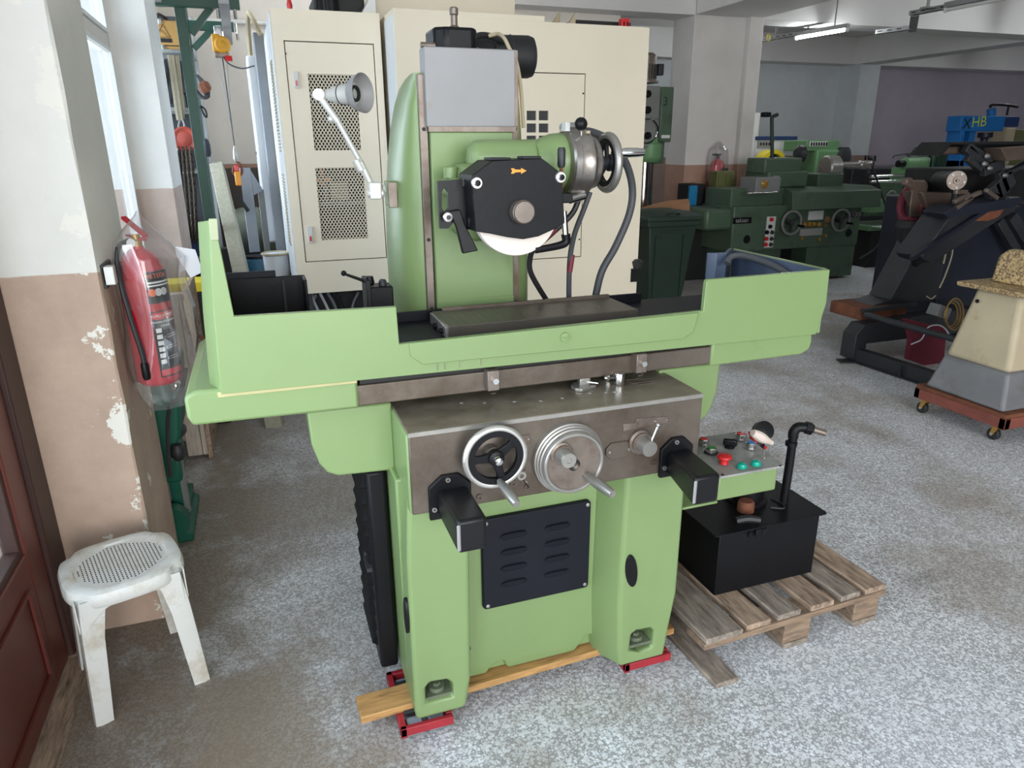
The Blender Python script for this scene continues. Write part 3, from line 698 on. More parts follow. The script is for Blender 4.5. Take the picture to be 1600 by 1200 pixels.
# --- magnetic chuck
ch = MB().box(.488, 1.113, 1.948, 2.155, 1.112, 1.152).build('magnetic_chuck', 'chuck', G, .002, label='flat magnetic chuck')
MB().box(.52, 1.113, 2.150, 2.162, 1.12, 1.162).build('chuck_fence', 'steel_dark', ch, .002)
for k in range(24):
    x = .51+k*.0252; MB().box(x, x+.0018, 1.958, 2.145, 1.1515, 1.1522).build('pole_line', 'steel_rust', ch)
MB().box(.479, .489, 1.95, 2.15, 1.108, 1.15).build('end_plate', 'steel', ch, .002)
for y, z in ((1.985, 1.13), (2.06, 1.128)): MB().lathe([(.009, 0), (.009, .010), (.005, .010), (.005, .004)], (.479, y, z), (-1, 0, 0), 12).build('end_screw', 'black', ch)
# --- column
col = MB(); cx = .667; rings = []
def csec(z, w, yb=2.88, yf=2.305):
    h = .166; w = max(w, h+.002); d = yb-yf; pts = [(h, yf), (h+.45*(w-h), yf+.02), (h+.82*(w-h), yf+.07), (w, yf+.17), (.985*w, yf+.28), (.90*w, yf+.38), (.72*w, yf+.44), (.4*w, yf+.47)]
    pts = [(x, yf+(y-yf)*d/.47) for x, y in pts]
    return [V(cx+x, y, z) for x, y in pts] + [V(cx-x, y, z) for x, y in reversed(pts)]
for z, w, yb in ((1.0, .240, 2.78), (1.15, .243, 2.78), (1.3, .242, 2.78), (1.45, .236, 2.78), (1.6, .222, 2.77), (1.70, .208, 2.75), (1.78, .193, 2.71), (1.83, .180, 2.65), (1.855, .170, 2.56), (1.864, .166, 2.45)): rings.append(csec(z, w, yb))
col.loft(rings).build('column', 'green', G, ang=50)
for x0, x1 in ((.504, .530), (.806, .830)):
    r_ = MB().box(x0, x1, 2.288, 2.312, 1.06, 1.858).build('column_rail', 'steel_rust', G, .002)
    for z in (1.13, 1.36, 1.70): MB().lathe([(.006, 0), (.006, .003), (.003, .003)], ((x0+x1)/2, 2.288, z), (0, -1, 0), 10).build('rail_screw', 'black_matte', r_)
cv = MB().box(.522, .816, 2.262, 2.33, 1.706, 1.932).build('slide_cover', 'aluminium', G, .004, label='bare grey sheet cover above the green slide')
MB().box(.527, .813, 2.264, 2.278, 1.692, 1.707).build('wiper_strip', 'steel_rust', cv)
MB().box(.808, .8185, 2.2605, 2.30, 1.71, 1.93).build('cover_edge', 'steel_rust', cv)
sl = MB().box(.533, .806, 2.272, 2.31, 1.132, 1.692).build('slide', 'green', G, .004)
MB().box(.533, .806, 2.268, 2.274, 1.132, 1.160).build('slide_bead', 'green', sl, .003)
for x in (.56, .64, .73): MB().sphere((x, 2.266, 1.135), .004).build('bead_screw', 'steel', sl)
MB().box(.53, .81, 2.20, 2.29, 1.10, 1.128).build('slide_foot', 'blue_grey', G, .003)
MB().box(.826, .836, 2.30, 2.315, 1.06, 1.86).build('cable_strip', 'box_wood', G, .002)
# --- top box and motor
tbx = MB().prism([(.575, 2.47), (.575, 2.36), (.610, 2.335), (.700, 2.335), (.715, 2.35), (.715, 2.47)], 'xy', 1.925, 2.0).build('elevating_gearbox', 'black', G, .010, label='black cast box on top of the column')
MB().lathe([(.018, 0), (.018, .006), (.011, .012), (.011, .040), (.014, .044), (.014, .060), (.010, .064)], (.655, 2.40, 2.0), (0, 0, 1), 14).build('breather', 'steel_rust', tbx)
MB().cyl((.535, 2.36, 1.946), (.58, 2.36, 1.946), .010).build('plug', 'steel_rust', tbx)
mo = MB().lathe([(.050, 0), (.060, .02), (.060, .08), (.070, .085), (.070, .21), (.064, .228), (.045, .236), (.0001, .238)], (.76, 2.60, 1.948), (1, -.12, 0), 32).build('motor', 'black_matte', G)
MB().torus((.905, 2.583, 1.948), (1, -.12, 0), .0705, .002, 32, 6).build('seam', 'dark_grey', mo)
MB().lathe([(.03, 0), (.03, .06), (.024, .07)], (.745, 2.54, 1.935), (0, -1, 0), 18).build('motor_flange', 'steel_rust', mo)
MB().tube([pt(727, 75, y=2.45), pt(735, 62, y=2.45), pt(752, 55, y=2.47), pt(772, 58, y=2.5), pt(790, 66, y=2.53)], .010, 10).build('power_cable', 'rubber', G)
MB().tube([pt(764, 56, y=2.42), pt(778, 53, y=2.40), pt(788, 60, y=2.36), pt(797, 78, y=2.33), pt(805, 90, y=2.32), pt(813, 130, y=2.32), pt(818, 200, y=2.33)], .006, 8).build('flex_conduit', 'ped_beige', G)
# --- wheel head
MB().lathe([(.0001, 0), (.035, .004), (.052, .02), (.056, .05), (.056, .26)], (.615, 2.14, 1.612), (1, 0, 0), 28).build('head_tube', 'green', G)
MB().lathe([(.056, 0), (.070, .02), (.082, .055), (.085, .09)], (.818, 2.12, 1.602), (1, 0, 0), 30).build('head_flange', 'green', G)
hb = MB().box(.585, .80, 2.05, 2.28, 1.375, 1.60).build('head_body', 'green', G, .03, seg=4)
MB().box(.548, .60, 2.12, 2.275, 1.50, 1.56).build('head_lug', 'green', G, .02, seg=3)
MB().lathe([(.022, 0), (.022, .03), (.016, .034)], (.568, 2.17, 1.558), (0, 0, 1), 14).build('lug_cap', 'green', G)
dx = V(1, 0, 0); dc = V(.906, 2.10, 1.597)
dm = MB().lathe([(.094, 0), (.100, .006), (.100, .026), (.098, .028), (.098, .050), (.099, .052), (.099, .068), (.094, .074), (.080, .086), (.078, .100), (.0001, .100)], dc, dx, 44).build('feed_drum', 'steel_polished', G, label='bare steel graduated drum')
MB().lathe([(.074, 0), (.076, .006), (.05, .008)], dc+dx*.099, dx, 36).build('drum_recess', 'black_matte', dm)
MB().prism([(dc.x+.054, 2.06), (dc.x+.066, 2.06), (dc.x+.066, 2.045), (dc.x+.054, 2.045)], 'xy', dc.z+.086, dc.z+.094).build('zero_mark', 'ped_beige', dm)
MB().cyl(dc+V(.035, -.060, .082), dc+V(.022, -.085, .105), .005, n=10).build('lock_stem', 'chrome', dm)
MB().sphere(dc+V(.018, -.092, .112), .019, 18, 12).build('lock_ball', 'black', dm)
wc = dc+V(.148, -.012, .0)
uw = MB().lathe([(.020, -.07), (.020, .0), (.026, .004), (.026, .016), (.012, .022), (.0001, .024)], wc, dx, 20).build('downfeed_handwheel', 'dark_grey', G, label='upright downfeed handwheel with steel rim')
MB().torus(wc, dx, .080, .0125, 48, 14).build('rim', 'steel', uw)
MB().ring(wc-dx*.010, dx, .058, .073, .020, 48).build('inner_rim', 'black', uw)
for a in (80, 200, 320):
    t = math.radians(a); e = V(0, math.cos(t), math.sin(t)); MB().beam(wc+e*.015, wc+e*.065, .018, .010, (1, 0, 0)).build('spoke', 'dark_grey', uw, .003)
MB().lathe([(.012, .0), (.013, .010), (.008, .018), (.0001, .020)], wc+dx*.02, dx, 14).build('hub_nut', 'chrome', uw)
MB().lathe([(.007, 0), (.010, .012), (.008, .016), (.011, .022), (.015, .055), (.014, .09), (.0115, .112), (.0001, .112)], wc+V(.010, -.01, .030), (1, 0, 0), 20).build('handle', 'chrome', uw)
for q, s_ in ((V(-.005, 0, .104), .012), (V(.03, .02, .106), .014)):
    MB().cyl(dc+q, dc+q+V(.045, .01, .0), s_).build('hose_union', 'chrome', dm)
MB().box(.898, .912, 2.06, 2.09, 1.69, 1.714).build('union_block', 'label_white', dm)
# guard
gx = [(.560, 1.574), (.617, 1.611), (.763, 1.616), (.824, 1.574), (.836, 1.436), (.795, 1.417), (.755, 1.402), (.708, 1.396), (.66, 1.404), (.61, 1.416), (.566, 1.424)]
gd = MB().prism(gx, 'xz', 1.912, 1.918).build('wheel_guard', 'black', G, .002, label='black eight-sided wheel guard')
gs = []
for x, z in gx[:4]+gx[4:5]+gx[10:]: gs.append((x, z))
shell = MB()
gp = [gx[10]]+gx[:5]
shell.loft([[V(x, y, z) for x, z in gp] for y in (1.918, 2.045)], caps=False, closed=False)
inner = [(.701+(x-.701)*.955, 1.51+(z-1.51)*.955) for x, z in gp]
sh = MB().loft([[V(x, 1.918, z) for x, z in gp], [V(x, 2.045, z) for x, z in gp], [V(x, 2.045, z) for x, z in inner], [V(x, 1.918, z) for x, z in inner], [V(x, 1.918, z) for x, z in gp]], caps=False, closed=False)
sh.build('guard_shell', 'black', gd, ang=20)
MB().prism(gx, 'xz', 2.040, 2.046).build('guard_back', 'black', gd)
MB().box(.618, .675, 1.92, 1.99, 1.612, 1.619).box(.71, .765, 1.92, 1.97, 1.614, 1.622).build('guard_hinge', 'black_matte', gd, .002)
MB().lathe([(.033, 0), (.033, .030), (.031, .032), (.029, .030), (.029, .0335), (.0001, .034)], (.699, 1.912, 1.474), (0, -1, 0), 34).build('spindle_cap', 'steel_rust', gd)
for a in (90, 210, 330):
    t = math.radians(a); MB().sphere((.699+.024*math.cos(t), 1.878, 1.474+.024*math.sin(t)), .002, 8, 5).build('cap_dot', 'chrome', gd)
for u, v in ((745, 286), (876, 277)):
    p = pt(u, v, y=1.908)
    MB().lathe([(.0155, 0), (.0155, .006), (.014, .008), (.009, .008), (.009, .012), (.0075, .014), (.005, .014), (.005, .009)], p+V(0, .004, 0), (0, -1, 0), 22).build('guard_screw', 'rim_steel', gd)
    MB().lathe([(.0075, 0), (.0075, .004), (.006, .0045), (.004, .0045), (.0038, .002), (.0001, .002)], p+V(0, -.0085, 0), (0, -1, 0), 16).build('guard_screw_socket', 'black', gd)
# arrow of rotation
a0 = pt(811, 267, y=1.911)
ar = [(-.024, -.007), (-.020, 0), (-.024, .007), (-.015, .007), (-.012, .004), (.006, .003), (.006, .008), (.022, 0), (.006, -.008), (.006, -.003), (-.012, -.004), (-.015, -.007)]
MB().prism([(a0.x+x, a0.z+z) for x, z in ar], 'xz', 1.9105, 1.9125).build('rotation_arrow', 'text_gold', gd)
MB().lathe([(.126, 0), (.128, .002), (.128, .036), (.126, .038)], (.706, 1.955, 1.472), (0, 1, 0), 64).build('grinding_wheel', 'wheel_stone', G, label='pale grinding wheel')
# slotted bracket and nozzle at left of guard
P = lambda u, v, y=2.0: pt(u, v, y=y)
bp_ = [P(683, 283), P(722, 280), P(725, 340), P(712, 342), P(700, 357), P(687, 357)]
hs = [P(694, 292), P(699, 300), P(700, 325), P(694, 331), P(690, 325), P(690, 300)]
bk = MB().prism([(p.x, p.z) for p in bp_], 'xz', 1.996, 2.008); bko = bk.build('slotted_bracket', 'black_worn', G)
cut(bko, MB().prism([(p.x, p.z) for p in hs], 'xz', 1.98, 2.03), GB)
MB().box(P(720, 300).x, .62, 2.0, 2.03, 1.42, 1.54).build('bracket_plate', 'black', G, .004)
n_ = [[P(700, 330, 1.985), P(717, 327, 1.985), P(722, 345, 1.985), P(705, 350, 1.985)]]
MB().loft([[V(p.x, 1.975, p.z) for p in q]+[V(p.x, 1.992, p.z) for p in reversed(q)] for q in ([P(701, 330, 1.985), P(718, 327, 1.985)], [P(712, 355, 1.985), P(725, 350, 1.985)], [P(722, 396, 1.985), P(746, 391, 1.985)])]).build('coolant_nozzle', 'black_worn', G, .003)
MB().lathe([(.013, 0), (.014, .004), (.013, .010), (.007, .012)], P(699, 339, 1.974), (0, -1, 0), 20).build('nozzle_nut', 'rim_steel', G)
MB().lathe([(.007, 0), (.007, .006), (.0001, .006)], P(699, 339, 1.974)+V(0, -.010, 0), (0, -1, 0), 6).build('nozzle_bolt', 'dark_grey', G)
# coolant pipe at right of guard
cpx = P(884, 300, 1.96)
MB().cyl(P(884, 372, 1.96), P(881, 330, 1.96), .009).build('coolant_pipe', 'chrome', G)
MB().tube([P(884, 366, 1.96), P(884, 378, 1.96), P(872, 384, 1.96), P(836, 391, 1.96)], lambda t: .014-.004*t, 10).build('coolant_elbow', 'black', G)
MB().box(.832, .90, 2.0, 2.03, 1.485, 1.515).build('pipe_bracket', 'black_worn', G, .003)
MB().lathe([(.009, 0), (.012, .008), (.012, .05), (.009, .056)], P(877, 262, 1.96), (0, 0, 1), 14).build('pipe_tap', 'dark_grey', G)
MB().cyl(P(877, 300, 1.96), P(877, 262, 1.96), .005).build('tap_stem', 'rust', G)
MB().cyl(P(890, 312, 2.05), P(912, 306, 2.06), .013, n=12).build('pipe_union', 'chrome', G)
hs1 = [P(905, 310, 2.10), P(893, 335, 2.10), P(862, 365, 2.10), P(835, 388, 2.10), P(828, 405, 2.12), P(829, 425, 2.14), P(842, 450, 2.18), P(858, 475, 2.22)]
MB().tube(hs1, .009, 10).build('hydraulic_hose', 'rubber', G)
hs2 = [P(922, 300, 2.13), P(913, 325, 2.14), P(898, 365, 2.17), P(891, 400, 2.2), P(889, 440, 2.22), P(889, 480, 2.24)]
MB().tube(hs2, .009, 10).build('hydraulic_hose', 'rubber_grey', G)
MB().tube([P(868, 359, 2.1), P(850, 375, 2.1)], .0096, 10, 0).build('hose_label', 'maroon', G)
MB().tube([P(894, 398, 2.2), P(890, 425, 2.2)], .0096, 10, 0).build('hose_label', 'maroon', G)
MB().tube([P(905, 207, 2.2), P(925, 207, 2.22), P(955, 222, 2.25), P(978, 255, 2.28), P(988, 295, 2.3), P(983, 335, 2.3), P(962, 385, 2.3), P(940, 425, 2.3), P(928, 475, 2.3)], .0135, 12).build('main_hose', 'rubber_grey', G, label='thick grey hose curving down')
# --- work lamp on an arm
Y = 2.42; Q = lambda u, v, y=Y: pt(u, v, y=y)
MB().box(Q(604, 290).x, .455, 2.40, 2.47, Q(600, 322).z, Q(600, 283).z).build('lamp_boss', 'green', G, .004)
wlp = MB().box(Q(604, 290).x, Q(618, 290).x, 2.392, 2.40, Q(604, 324).z, Q(604, 284).z).build('work_lamp', 'steel_rust', G, .002, label='silver work lamp on a jointed arm')
MB().obox(Q(586, 298), (1, 0, 0), (0, 1, 0), (0, 0, 1), .040, .03, .055).cyl(Q(574, 302), Q(600, 302), .014).build('swivel', 'silver_paint', wlp, .004)
MB().cyl(Q(578, 284), Q(563, 253), .0105, n=14).cyl(Q(563, 253), Q(528, 190), .0085, n=14).cyl(Q(528, 190), Q(500, 152), .0115, n=14).build('arm', 'silver_paint', wlp)
MB().cyl(Q(570, 266)+V(-.01, 0, 0), Q(562, 250)+V(-.012, 0, 0), .014, n=12).build('arm_clamp', 'silver_paint', wlp)
MB().sphere(Q(517, 186), .011).build('arm_joint', 'silver_paint', wlp)
MB().cyl(Q(497, 148)+V(0, -.016, 0), Q(497, 148)+V(0, .02, 0), .017, n=22).cyl(Q(498, 148)+V(0, .01, 0), Q(512, 148), .013).build('head_joint', 'silver_paint', wlp)
ld = V(.74, -.67, .02).normalized(); lo = Q(511, 149)
MB().lathe([(.012, 0), (.019, .012), (.025, .035), (.027, .05), (.029, .051), (.029, .056), (.032, .09), (.032, .10)], lo, ld, 28).build('lamp_housing', 'silver_paint', wlp)
MB().lathe([(.030, .090), (.042, .098), (.051, .112), (.058, .134), (.0565, .134), (.049, .112), (.040, .100), (.028, .094)], lo, ld, 36, caps=False).build('lamp_shade', 'aluminium', wlp)
MB().lathe([(.024, .085), (.024, .108), (.017, .108), (.015, .096), (.0001, .096)], lo, ld, 24).build('lamp_socket', 'black_matte', wlp)
MB().torus(lo+ld*.054, ld, .0285, .0022, 28, 6).build('lamp_band', 'dark_grey', wlp)
MB().tube([Q(560, 262), Q(572, 278), Q(590, 284), Q(600, 290), Q(602, 300)], .003, 6).build('lamp_wire', 'silver_paint', wlp)
# --- hand valve behind the left guard
vv = lambda u, v: pt(u, v, y=2.30)
hv = MB().box(vv(575, 440).x, vv(612, 440).x, 2.28, 2.36, 1.10, vv(590, 447).z).build('hand_valve', 'black', G, .004, label='black hydraulic hand valve with lever')
MB().box(vv(571, 440).x-.003, vv(577, 440).x, 2.272, 2.37, 1.10, vv(574, 436).z).build('valve_plate', 'black_worn', hv, .002)
MB().lathe([(.013, 0), (.013, .014), (.009, .02)], vv(598, 446), (0, 0, 1), 12).build('valve_cap', 'dark_grey', hv)
MB().cyl(vv(578, 442), vv(541, 429), .006, .0045, n=10).sphere(vv(537, 427), .009).build('lever', 'black', hv)
MB().lathe([(.012, 0), (.016, .01), (.012, .03)], vv(578, 446), (0, 0, 1), 14).build('valve_neck', 'black', hv)
# --- button pendant at right
z1 = .672
tp = [pt(1090, 712, z=z1), pt(1130, 748, z=z1), pt(1225, 730, z=z1), pt(1166, 674, z=z1), pt(1096, 687, z=z1)]
ptp = [(1.266, 1.655), (1.508, 1.655), (1.555, 1.945), (1.235, 1.945), (1.235, 1.80)]
pd = MB().prism([(1.272, 1.668), (1.496, 1.668), (1.545, 1.93), (1.24, 1.93), (1.24, 1.80)], 'xy', .577, .662).build('control_pendant', 'green', G, .006, label='green button box with grey lid')
lid = MB().prism(ptp, 'xy', .662, .670).build('lid', 'lid_grey', pd, .0015)
MB().box(1.10, 1.30, 1.80, 1.87, .58, .64).build('pendant_arm', 'green', pd, .004)
MB().prism([(1.14, 1.66), (1.27, 1.66), (1.27, 1.83), (1.14, 1.83)], 'xy', .573, .582).build('pendant_tray', 'green', pd, .004)
def button(u, v, kind, colr):
    p = pt(u, v, z=.672); up = V(0, 0, 1)
    if kind == 'flush':
        o = MB().lathe([(.0185, 0), (.0185, .016), (.016, .019), (.0145, .0185)], p, up, 22).build('push_button', 'chrome', pd); MB().lathe([(.0140, .012), (.0140, .0195), (.0001, .020)], p, up, 18).build('cap', colr, o)
        MB().ring(p, up, .018, .024, .002, 22).build('button_ring', 'black_matte' if colr == 'green_button' else 'steel', o)
    elif kind == 'mush':
        o = MB().lathe([(.0155, 0), (.014, .008), (.014, .016)], p, up, 22).build('stop_button', colr, pd); MB().lathe([(.019, .016), (.024, .021), (.023, .028), (.014, .032), (.0001, .033)], p, up, 26).build('cap', colr, o)
    elif kind == 'dome':
        o = MB().lathe([(.0165, 0), (.0165, .006), (.0150, .007), (.013, .012), (.007, .015), (.0001, .016)], p, up, 24).build('lamp_button', colr, pd)
    elif kind == 'turn':
        o = MB().lathe([(.017, 0), (.017, .006), (.013, .009)], p, up, 22).build('selector_switch', 'black', pd); MB().obox(p+V(0, 0, .018), (.8, -.6, 0), (.6, .8, 0), up, .046, .016, .026).build('grip', 'black', o, .006)
    elif kind == 'toggle':
        o = MB().lathe([(.008, 0), (.008, .004), (.005, .007)], p, up, 8).build('toggle_switch', 'chrome', pd); MB().cyl(p+V(0, 0, .005), p+V(.008, .012, .022), .0025, .0035, 8).build('stick', 'chrome', o)
button(1099, 693, 'flush', 'pure_red'); button(1111, 707, 'flush', 'green_button'); button(1131, 724, 'mush', 'pure_red')
button(1159, 730, 'dome', 'teal_button'); button(1181, 726, 'dome', 'teal_button'); button(1140, 699, 'turn', 'black')
button(1157, 685, 'flush', 'pure_red'); button(1173, 699, 'flush', 'blue_button'); button(1193, 716, 'toggle', 'chrome')
for u, v in ((1129, 742), (1219, 728)): MB().lathe([(.004, 0), (.004, .002)], pt(u, v, z=.670), (0, 0, 1), 10).build('lid_screw', 'black', pd)

# ================================================================ under and beside the grinder
def skate(x0, x1, y0, y1, label, rev=False):
    t = thing('machine_skate', label, 'skate', ((x0+x1)/2, (y0+y1)/2, 0), 'red machine skates under the grinder feet')
    mb = MB().box(x0, x1, y0, y0+.014, .032, .060).box(x0, x0+.018, y0, y1, .026, .060).box(x0, x1, y1-.016, y1, .026, .060).box(x1-.018, x1, y0+.02, y1, .026, .060).box(x0, x1, (y0+y1)/2-.03, (y0+y1)/2+.03, .03, .058)
    mb.build('frame', 'skate_red', t, .002)
    for y in (y0+.040, y1-.045):
        for a, b in ((x0+.022, (x0+x1)/2-.008), ((x0+x1)/2+.008, x1-.022)):
            MB().cyl((a, y, .026), (b, y, .026), .026, n=22).build('roller', 'grey_strip', t, .004)
    MB().box(x0+.02, x1-.02, y0+.06, y1-.06, .056, .066).build('pad', 'dark_grey', t)
    return t
skate(.222, .378, 1.615, 1.865, 'red roller skate under the left front foot of the green grinder')
skate(.955, 1.125, 1.635, 1.865, 'red roller skate under the right front foot of the green grinder')
skate(.30, .45, 2.40, 2.64, 'red roller skate under the left rear foot of the green grinder'); skate(.94, 1.09, 2.40, 2.64, 'red roller skate under the right rear foot of the green grinder')
pk = MB()
p0, p1 = V(.118, 1.675, .060), V(1.185, 1.715, .060); d = (p1-p0).normalized(); s_ = V(-d.y, d.x, 0)
pk.hexa([p0, p1, p1+s_*.092, p0+s_*.092], [p0+V(0, 0, .024), p1+V(0, 0, .024), p1+s_*.092+V(0, 0, .024), p0+s_*.092+V(0, 0, .024)])
tag(pk.build('wooden_plank', 'wood', None, .003), 'long yellowish wooden plank lying under the grinder base', 'plank')

# pallet
ca = math.atan2(1.596-1.563, 1.981-1.206); PX = V(math.cos(ca), math.sin(ca), 0); PY = V(-PX.y, PX.x, 0); PO = V(1.206, 1.565, 0)
pal = thing('pallet', 'weathered wooden pallet on the floor under the black coolant tank', 'pallet', PO+PX*.39+PY*.45)
def pb(x0, x1, y0, y1, z0, z1, name, m, bev=.004, tilt=0):
    c = PO+PX*((x0+x1)/2)+PY*((y0+y1)/2)+V(0, 0, (z0+z1)/2)
    return MB().obox(c, PX, PY, V(tilt, 0, 1), x1-x0, y1-y0, z1-z0).build(name, m, pal, bev)
xs = [(.0, .145), (.165, .265), (.295, .395), (.435, .54), (.575, .665), (.685, .782)]
for i, (a, b) in enumerate(xs):
    pb(a, b, random.uniform(0, .012)-.004, 1.0+random.uniform(-.01, .01), .122, .144, 'deck_board', 'pallet_wood_warm' if i % 2 else 'pallet_wood', tilt=random.uniform(-.02, .02))
for y in (.0, .45, .90): pb(-.005, .785, y, y+.10, .100, .122, 'cross_board', 'pallet_wood_cross')
for y in (.004, .454, .904):
    for a in (.0, .33, .645): 
        if not (y < .01 and a == 0): pb(a, a+.115, y, y+.09, .020, .100, 'block', 'pallet_wood_cross', .005)
for a in (.33, .645): pb(a, a+.11, .0, 1.0, .0, .020, 'bottom_board', 'pallet_wood')
pb(.0, .09, -.065, .92, .0, .018, 'bottom_board', 'pallet_wood')
# coolant tank
TX0, TX1, TY0, TY1 = 1.362, 1.785, 1.752, 2.02
tk = thing('coolant_tank', 'black sheet metal coolant tank standing on the wooden pallet', 'tank', ((TX0+TX1)/2, (TY0+TY1)/2, .146))
MB().box(TX0, TX1, TY0, TY1, .146, .385).build('body', 'black', tk, .003)
MB().prism(rrect(1.338, 1.812, 1.742, 2.04, .015), 'xy', .388, .394).build('lid', 'black', tk, .001)
for u, v in ((1172, 829), (1192, 826)): MB().box(*(lambda p: (p.x-.004, p.x+.004, 1.736, 1.744, .366, .386))(pt(u, v, y=1.74))).build('hinge', 'black', tk)
MB().box(1.50, 1.545, 1.738, 1.746, .36, .388).build('hasp', 'black', tk, .002)
pp = [pt(1226, 772, y=1.86), pt(1232, 715, y=1.86), pt(1237, 692, y=1.86)]
q0 = pp[0]; q0.z = .394
MB().tube([q0, V(q0.x+.004, 1.86, .55), V(q0.x+.004, 1.86, .655)], .0155, 14, 3).build('outlet_pipe', 'black', tk)
e0 = V(q0.x+.004, 1.86, .655)
MB().tube([e0, e0+V(0, 0, .020), e0+V(.012, -.004, .038), e0+V(.038, -.014, .038)], .018, 14, 5).build('elbow', 'black', tk)
MB().lathe([(.018, 0), (.023, .002), (.023, .026), (.019, .030)], e0+V(.034, -.012, .039), (1, -.45, -.30), 6).build('union_nut', 'black', tk, .002)
MB().cyl(e0+V(.058, -.022, .032), e0+V(.102, -.042, .018), .012, n=16).build('pipe_stub', 'steel_rust', tk)
MB().lathe([(.021, 0), (.021, .014), (.018, .016)], (q0.x, 1.86, .655-.03), (0, 0, 1), 16).build('coupling', 'black', tk)
pmx, pmy = 1.60, 1.93
MB().lathe([(.075, 0), (.075, .012), (.062, .016), (.062, .11), (.066, .115), (.066, .125), (.058, .135), (.0001, .138)], (pmx, pmy, .394), (0, 0, 1), 28).build('pump', 'black', tk)
MB().lathe([(.028, 0), (.035, .008), (.035, .04), (.0001, .045)], pt(1191, 668, y=1.93)+V(0, .01, -.02), (-.2, -.9, .5), 24).build('pump_motor_end', 'black', tk)
MB().cyl((pmx, pmy, .53), tuple(pt(1191, 668, y=1.93)+V(0, .01, -.02)), .03).build('pump_neck', 'black', tk)
MB().tube([pt(1176, 676, y=1.86), pt(1190, 684, y=1.86), pt(1206, 692, y=1.86)], lambda t: .009+.010*math.sin(PI*min(1, t+.1)), 10).build('wrapped_cable_end', 'pink_bag', tk)
MB().tube([pt(1172, 676, y=1.91), pt(1180, 690, y=1.92), pt(1196, 700, y=1.92)], .007, 8).build('red_wire', 'pure_red', tk)
MB().lathe([(.03, 0), (.03, .03), (.024, .04)], (1.545, 1.86, .394), (0, 0, 1), 18).build('filler_cap', 'rust', tk)
MB().tube([V(1.46, 1.80, .40), V(1.50, 1.79, .405), V(1.54, 1.775, .40)], .014, 8).build('drain_hose', 'rubber', tk)
MB().tube([V(1.64, 1.84, .397), V(1.68, 1.82, .397), V(1.70, 1.85, .397), V(1.69, 1.90, .397)], .004, 6).build('pump_wire', 'rubber', tk)
MB().lathe([(.006, 0), (.006, .004)], (1.755, 1.90, .394), (0, 0, 1), 10).build('lid_screw', 'brass', tk)

# stool
SC = V(-.525, 2.205, 0); sa = math.radians(18.2); SX = V(math.cos(sa), math.sin(sa), 0); SY = V(-SX.y, SX.x, 0)
st = thing('plastic_stool', 'dirty white plastic stool with perforated round seat by the left pillar', 'stool', SC)
def sp(x, y, z): return SC+SX*x+SY*y+V(0, 0, z)
n = 96; top = []
def orad(t):
    c, s_ = abs(math.cos(t)), abs(math.sin(t)); r = .163/((c**3.2+s_**3.2)**(1/3.2))
    k = min(abs((t-q+PI) % (2*PI)-PI) for q in (PI/4, 3*PI/4, -3*PI/4, -PI/4))
    return r*(1-.075*math.exp(-(k/.12)**2))
def ring_(f, z): return [sp(orad(2*PI*i/n)*f*math.cos(2*PI*i/n), orad(2*PI*i/n)*f*math.sin(2*PI*i/n), z) for i in range(n)]
MB().loft([ring_(1.0, .385), ring_(1.03, .395), ring_(1.03, .415), ring_(1.0, .428), ring_(.93, .433), ring_(.80, .431), [sp(.126*math.cos(2*PI*i/n), .126*math.sin(2*PI*i/n), .426) for i in range(n)]]).build('seat', 'white_plastic', st)
hl = MB()
for i in range(-11, 12):
    for j in range(-9, 10):
        x, y = i*.0105, j*.0125+(i % 2)*.006
        if x*x+y*y < .117**2: hl.obox(sp(x, y, .4262), SX, SY, V(0, 0, 1), .0036, .0065, .0008)
hl.build('perforations', 'dark_grey', st, kind='stuff', smooth=False)
for sx in (-1, 1):
    for sy in (-1, 1):
        secs = []
        for z, off, w_ in ((.412, .120, .054), (.35, .126, .047), (.28, .132, .040), (.0, .148, .031)):
            c = off; o = .016
            pts = [(c+o, c-w_), (c+o+.004, c), (c+o, c+o), (c, c+o+.004), (c-w_, c+o), (c-w_, c+o-.006), (c-.004, c+o-.010), (c+o-.010, c-.004), (c+o-.006, c-w_)]
            secs.append([sp(sx*x, sy*y, z) for x, y in pts])
        MB().loft(secs).build('leg', 'white_plastic', st, ang=50)
for k in range(4):
    a = k*PI/2; ux, uy = V(math.cos(a), math.sin(a), 0), V(-math.sin(a), math.cos(a), 0)
    pts = []
    for i in range(13):
        t = -1+2*i/12; pts.append((t*.135, .395-.012-.075*abs(t)**3.5))
    mb = MB(); top_ = [(t*.135, .412) for t in (-1+2*i/12 for i in range(13))]
    R_ = []
    for (x, zb), (_, zt_) in zip(pts, top_):
        R_.append([SC+SX*(ux.x*.146+uy.x*x)+SY*(ux.y*.146+uy.y*x)+V(0, 0, zb), SC+SX*(ux.x*.150+uy.x*x)+SY*(ux.y*.150+uy.y*x)+V(0, 0, zb), SC+SX*(ux.x*.150+uy.x*x)+SY*(ux.y*.150+uy.y*x)+V(0, 0, zt_), SC+SX*(ux.x*.146+uy.x*x)+SY*(ux.y*.146+uy.y*x)+V(0, 0, zt_)])
    mb.loft(R_).build('apron', 'white_plastic', st)

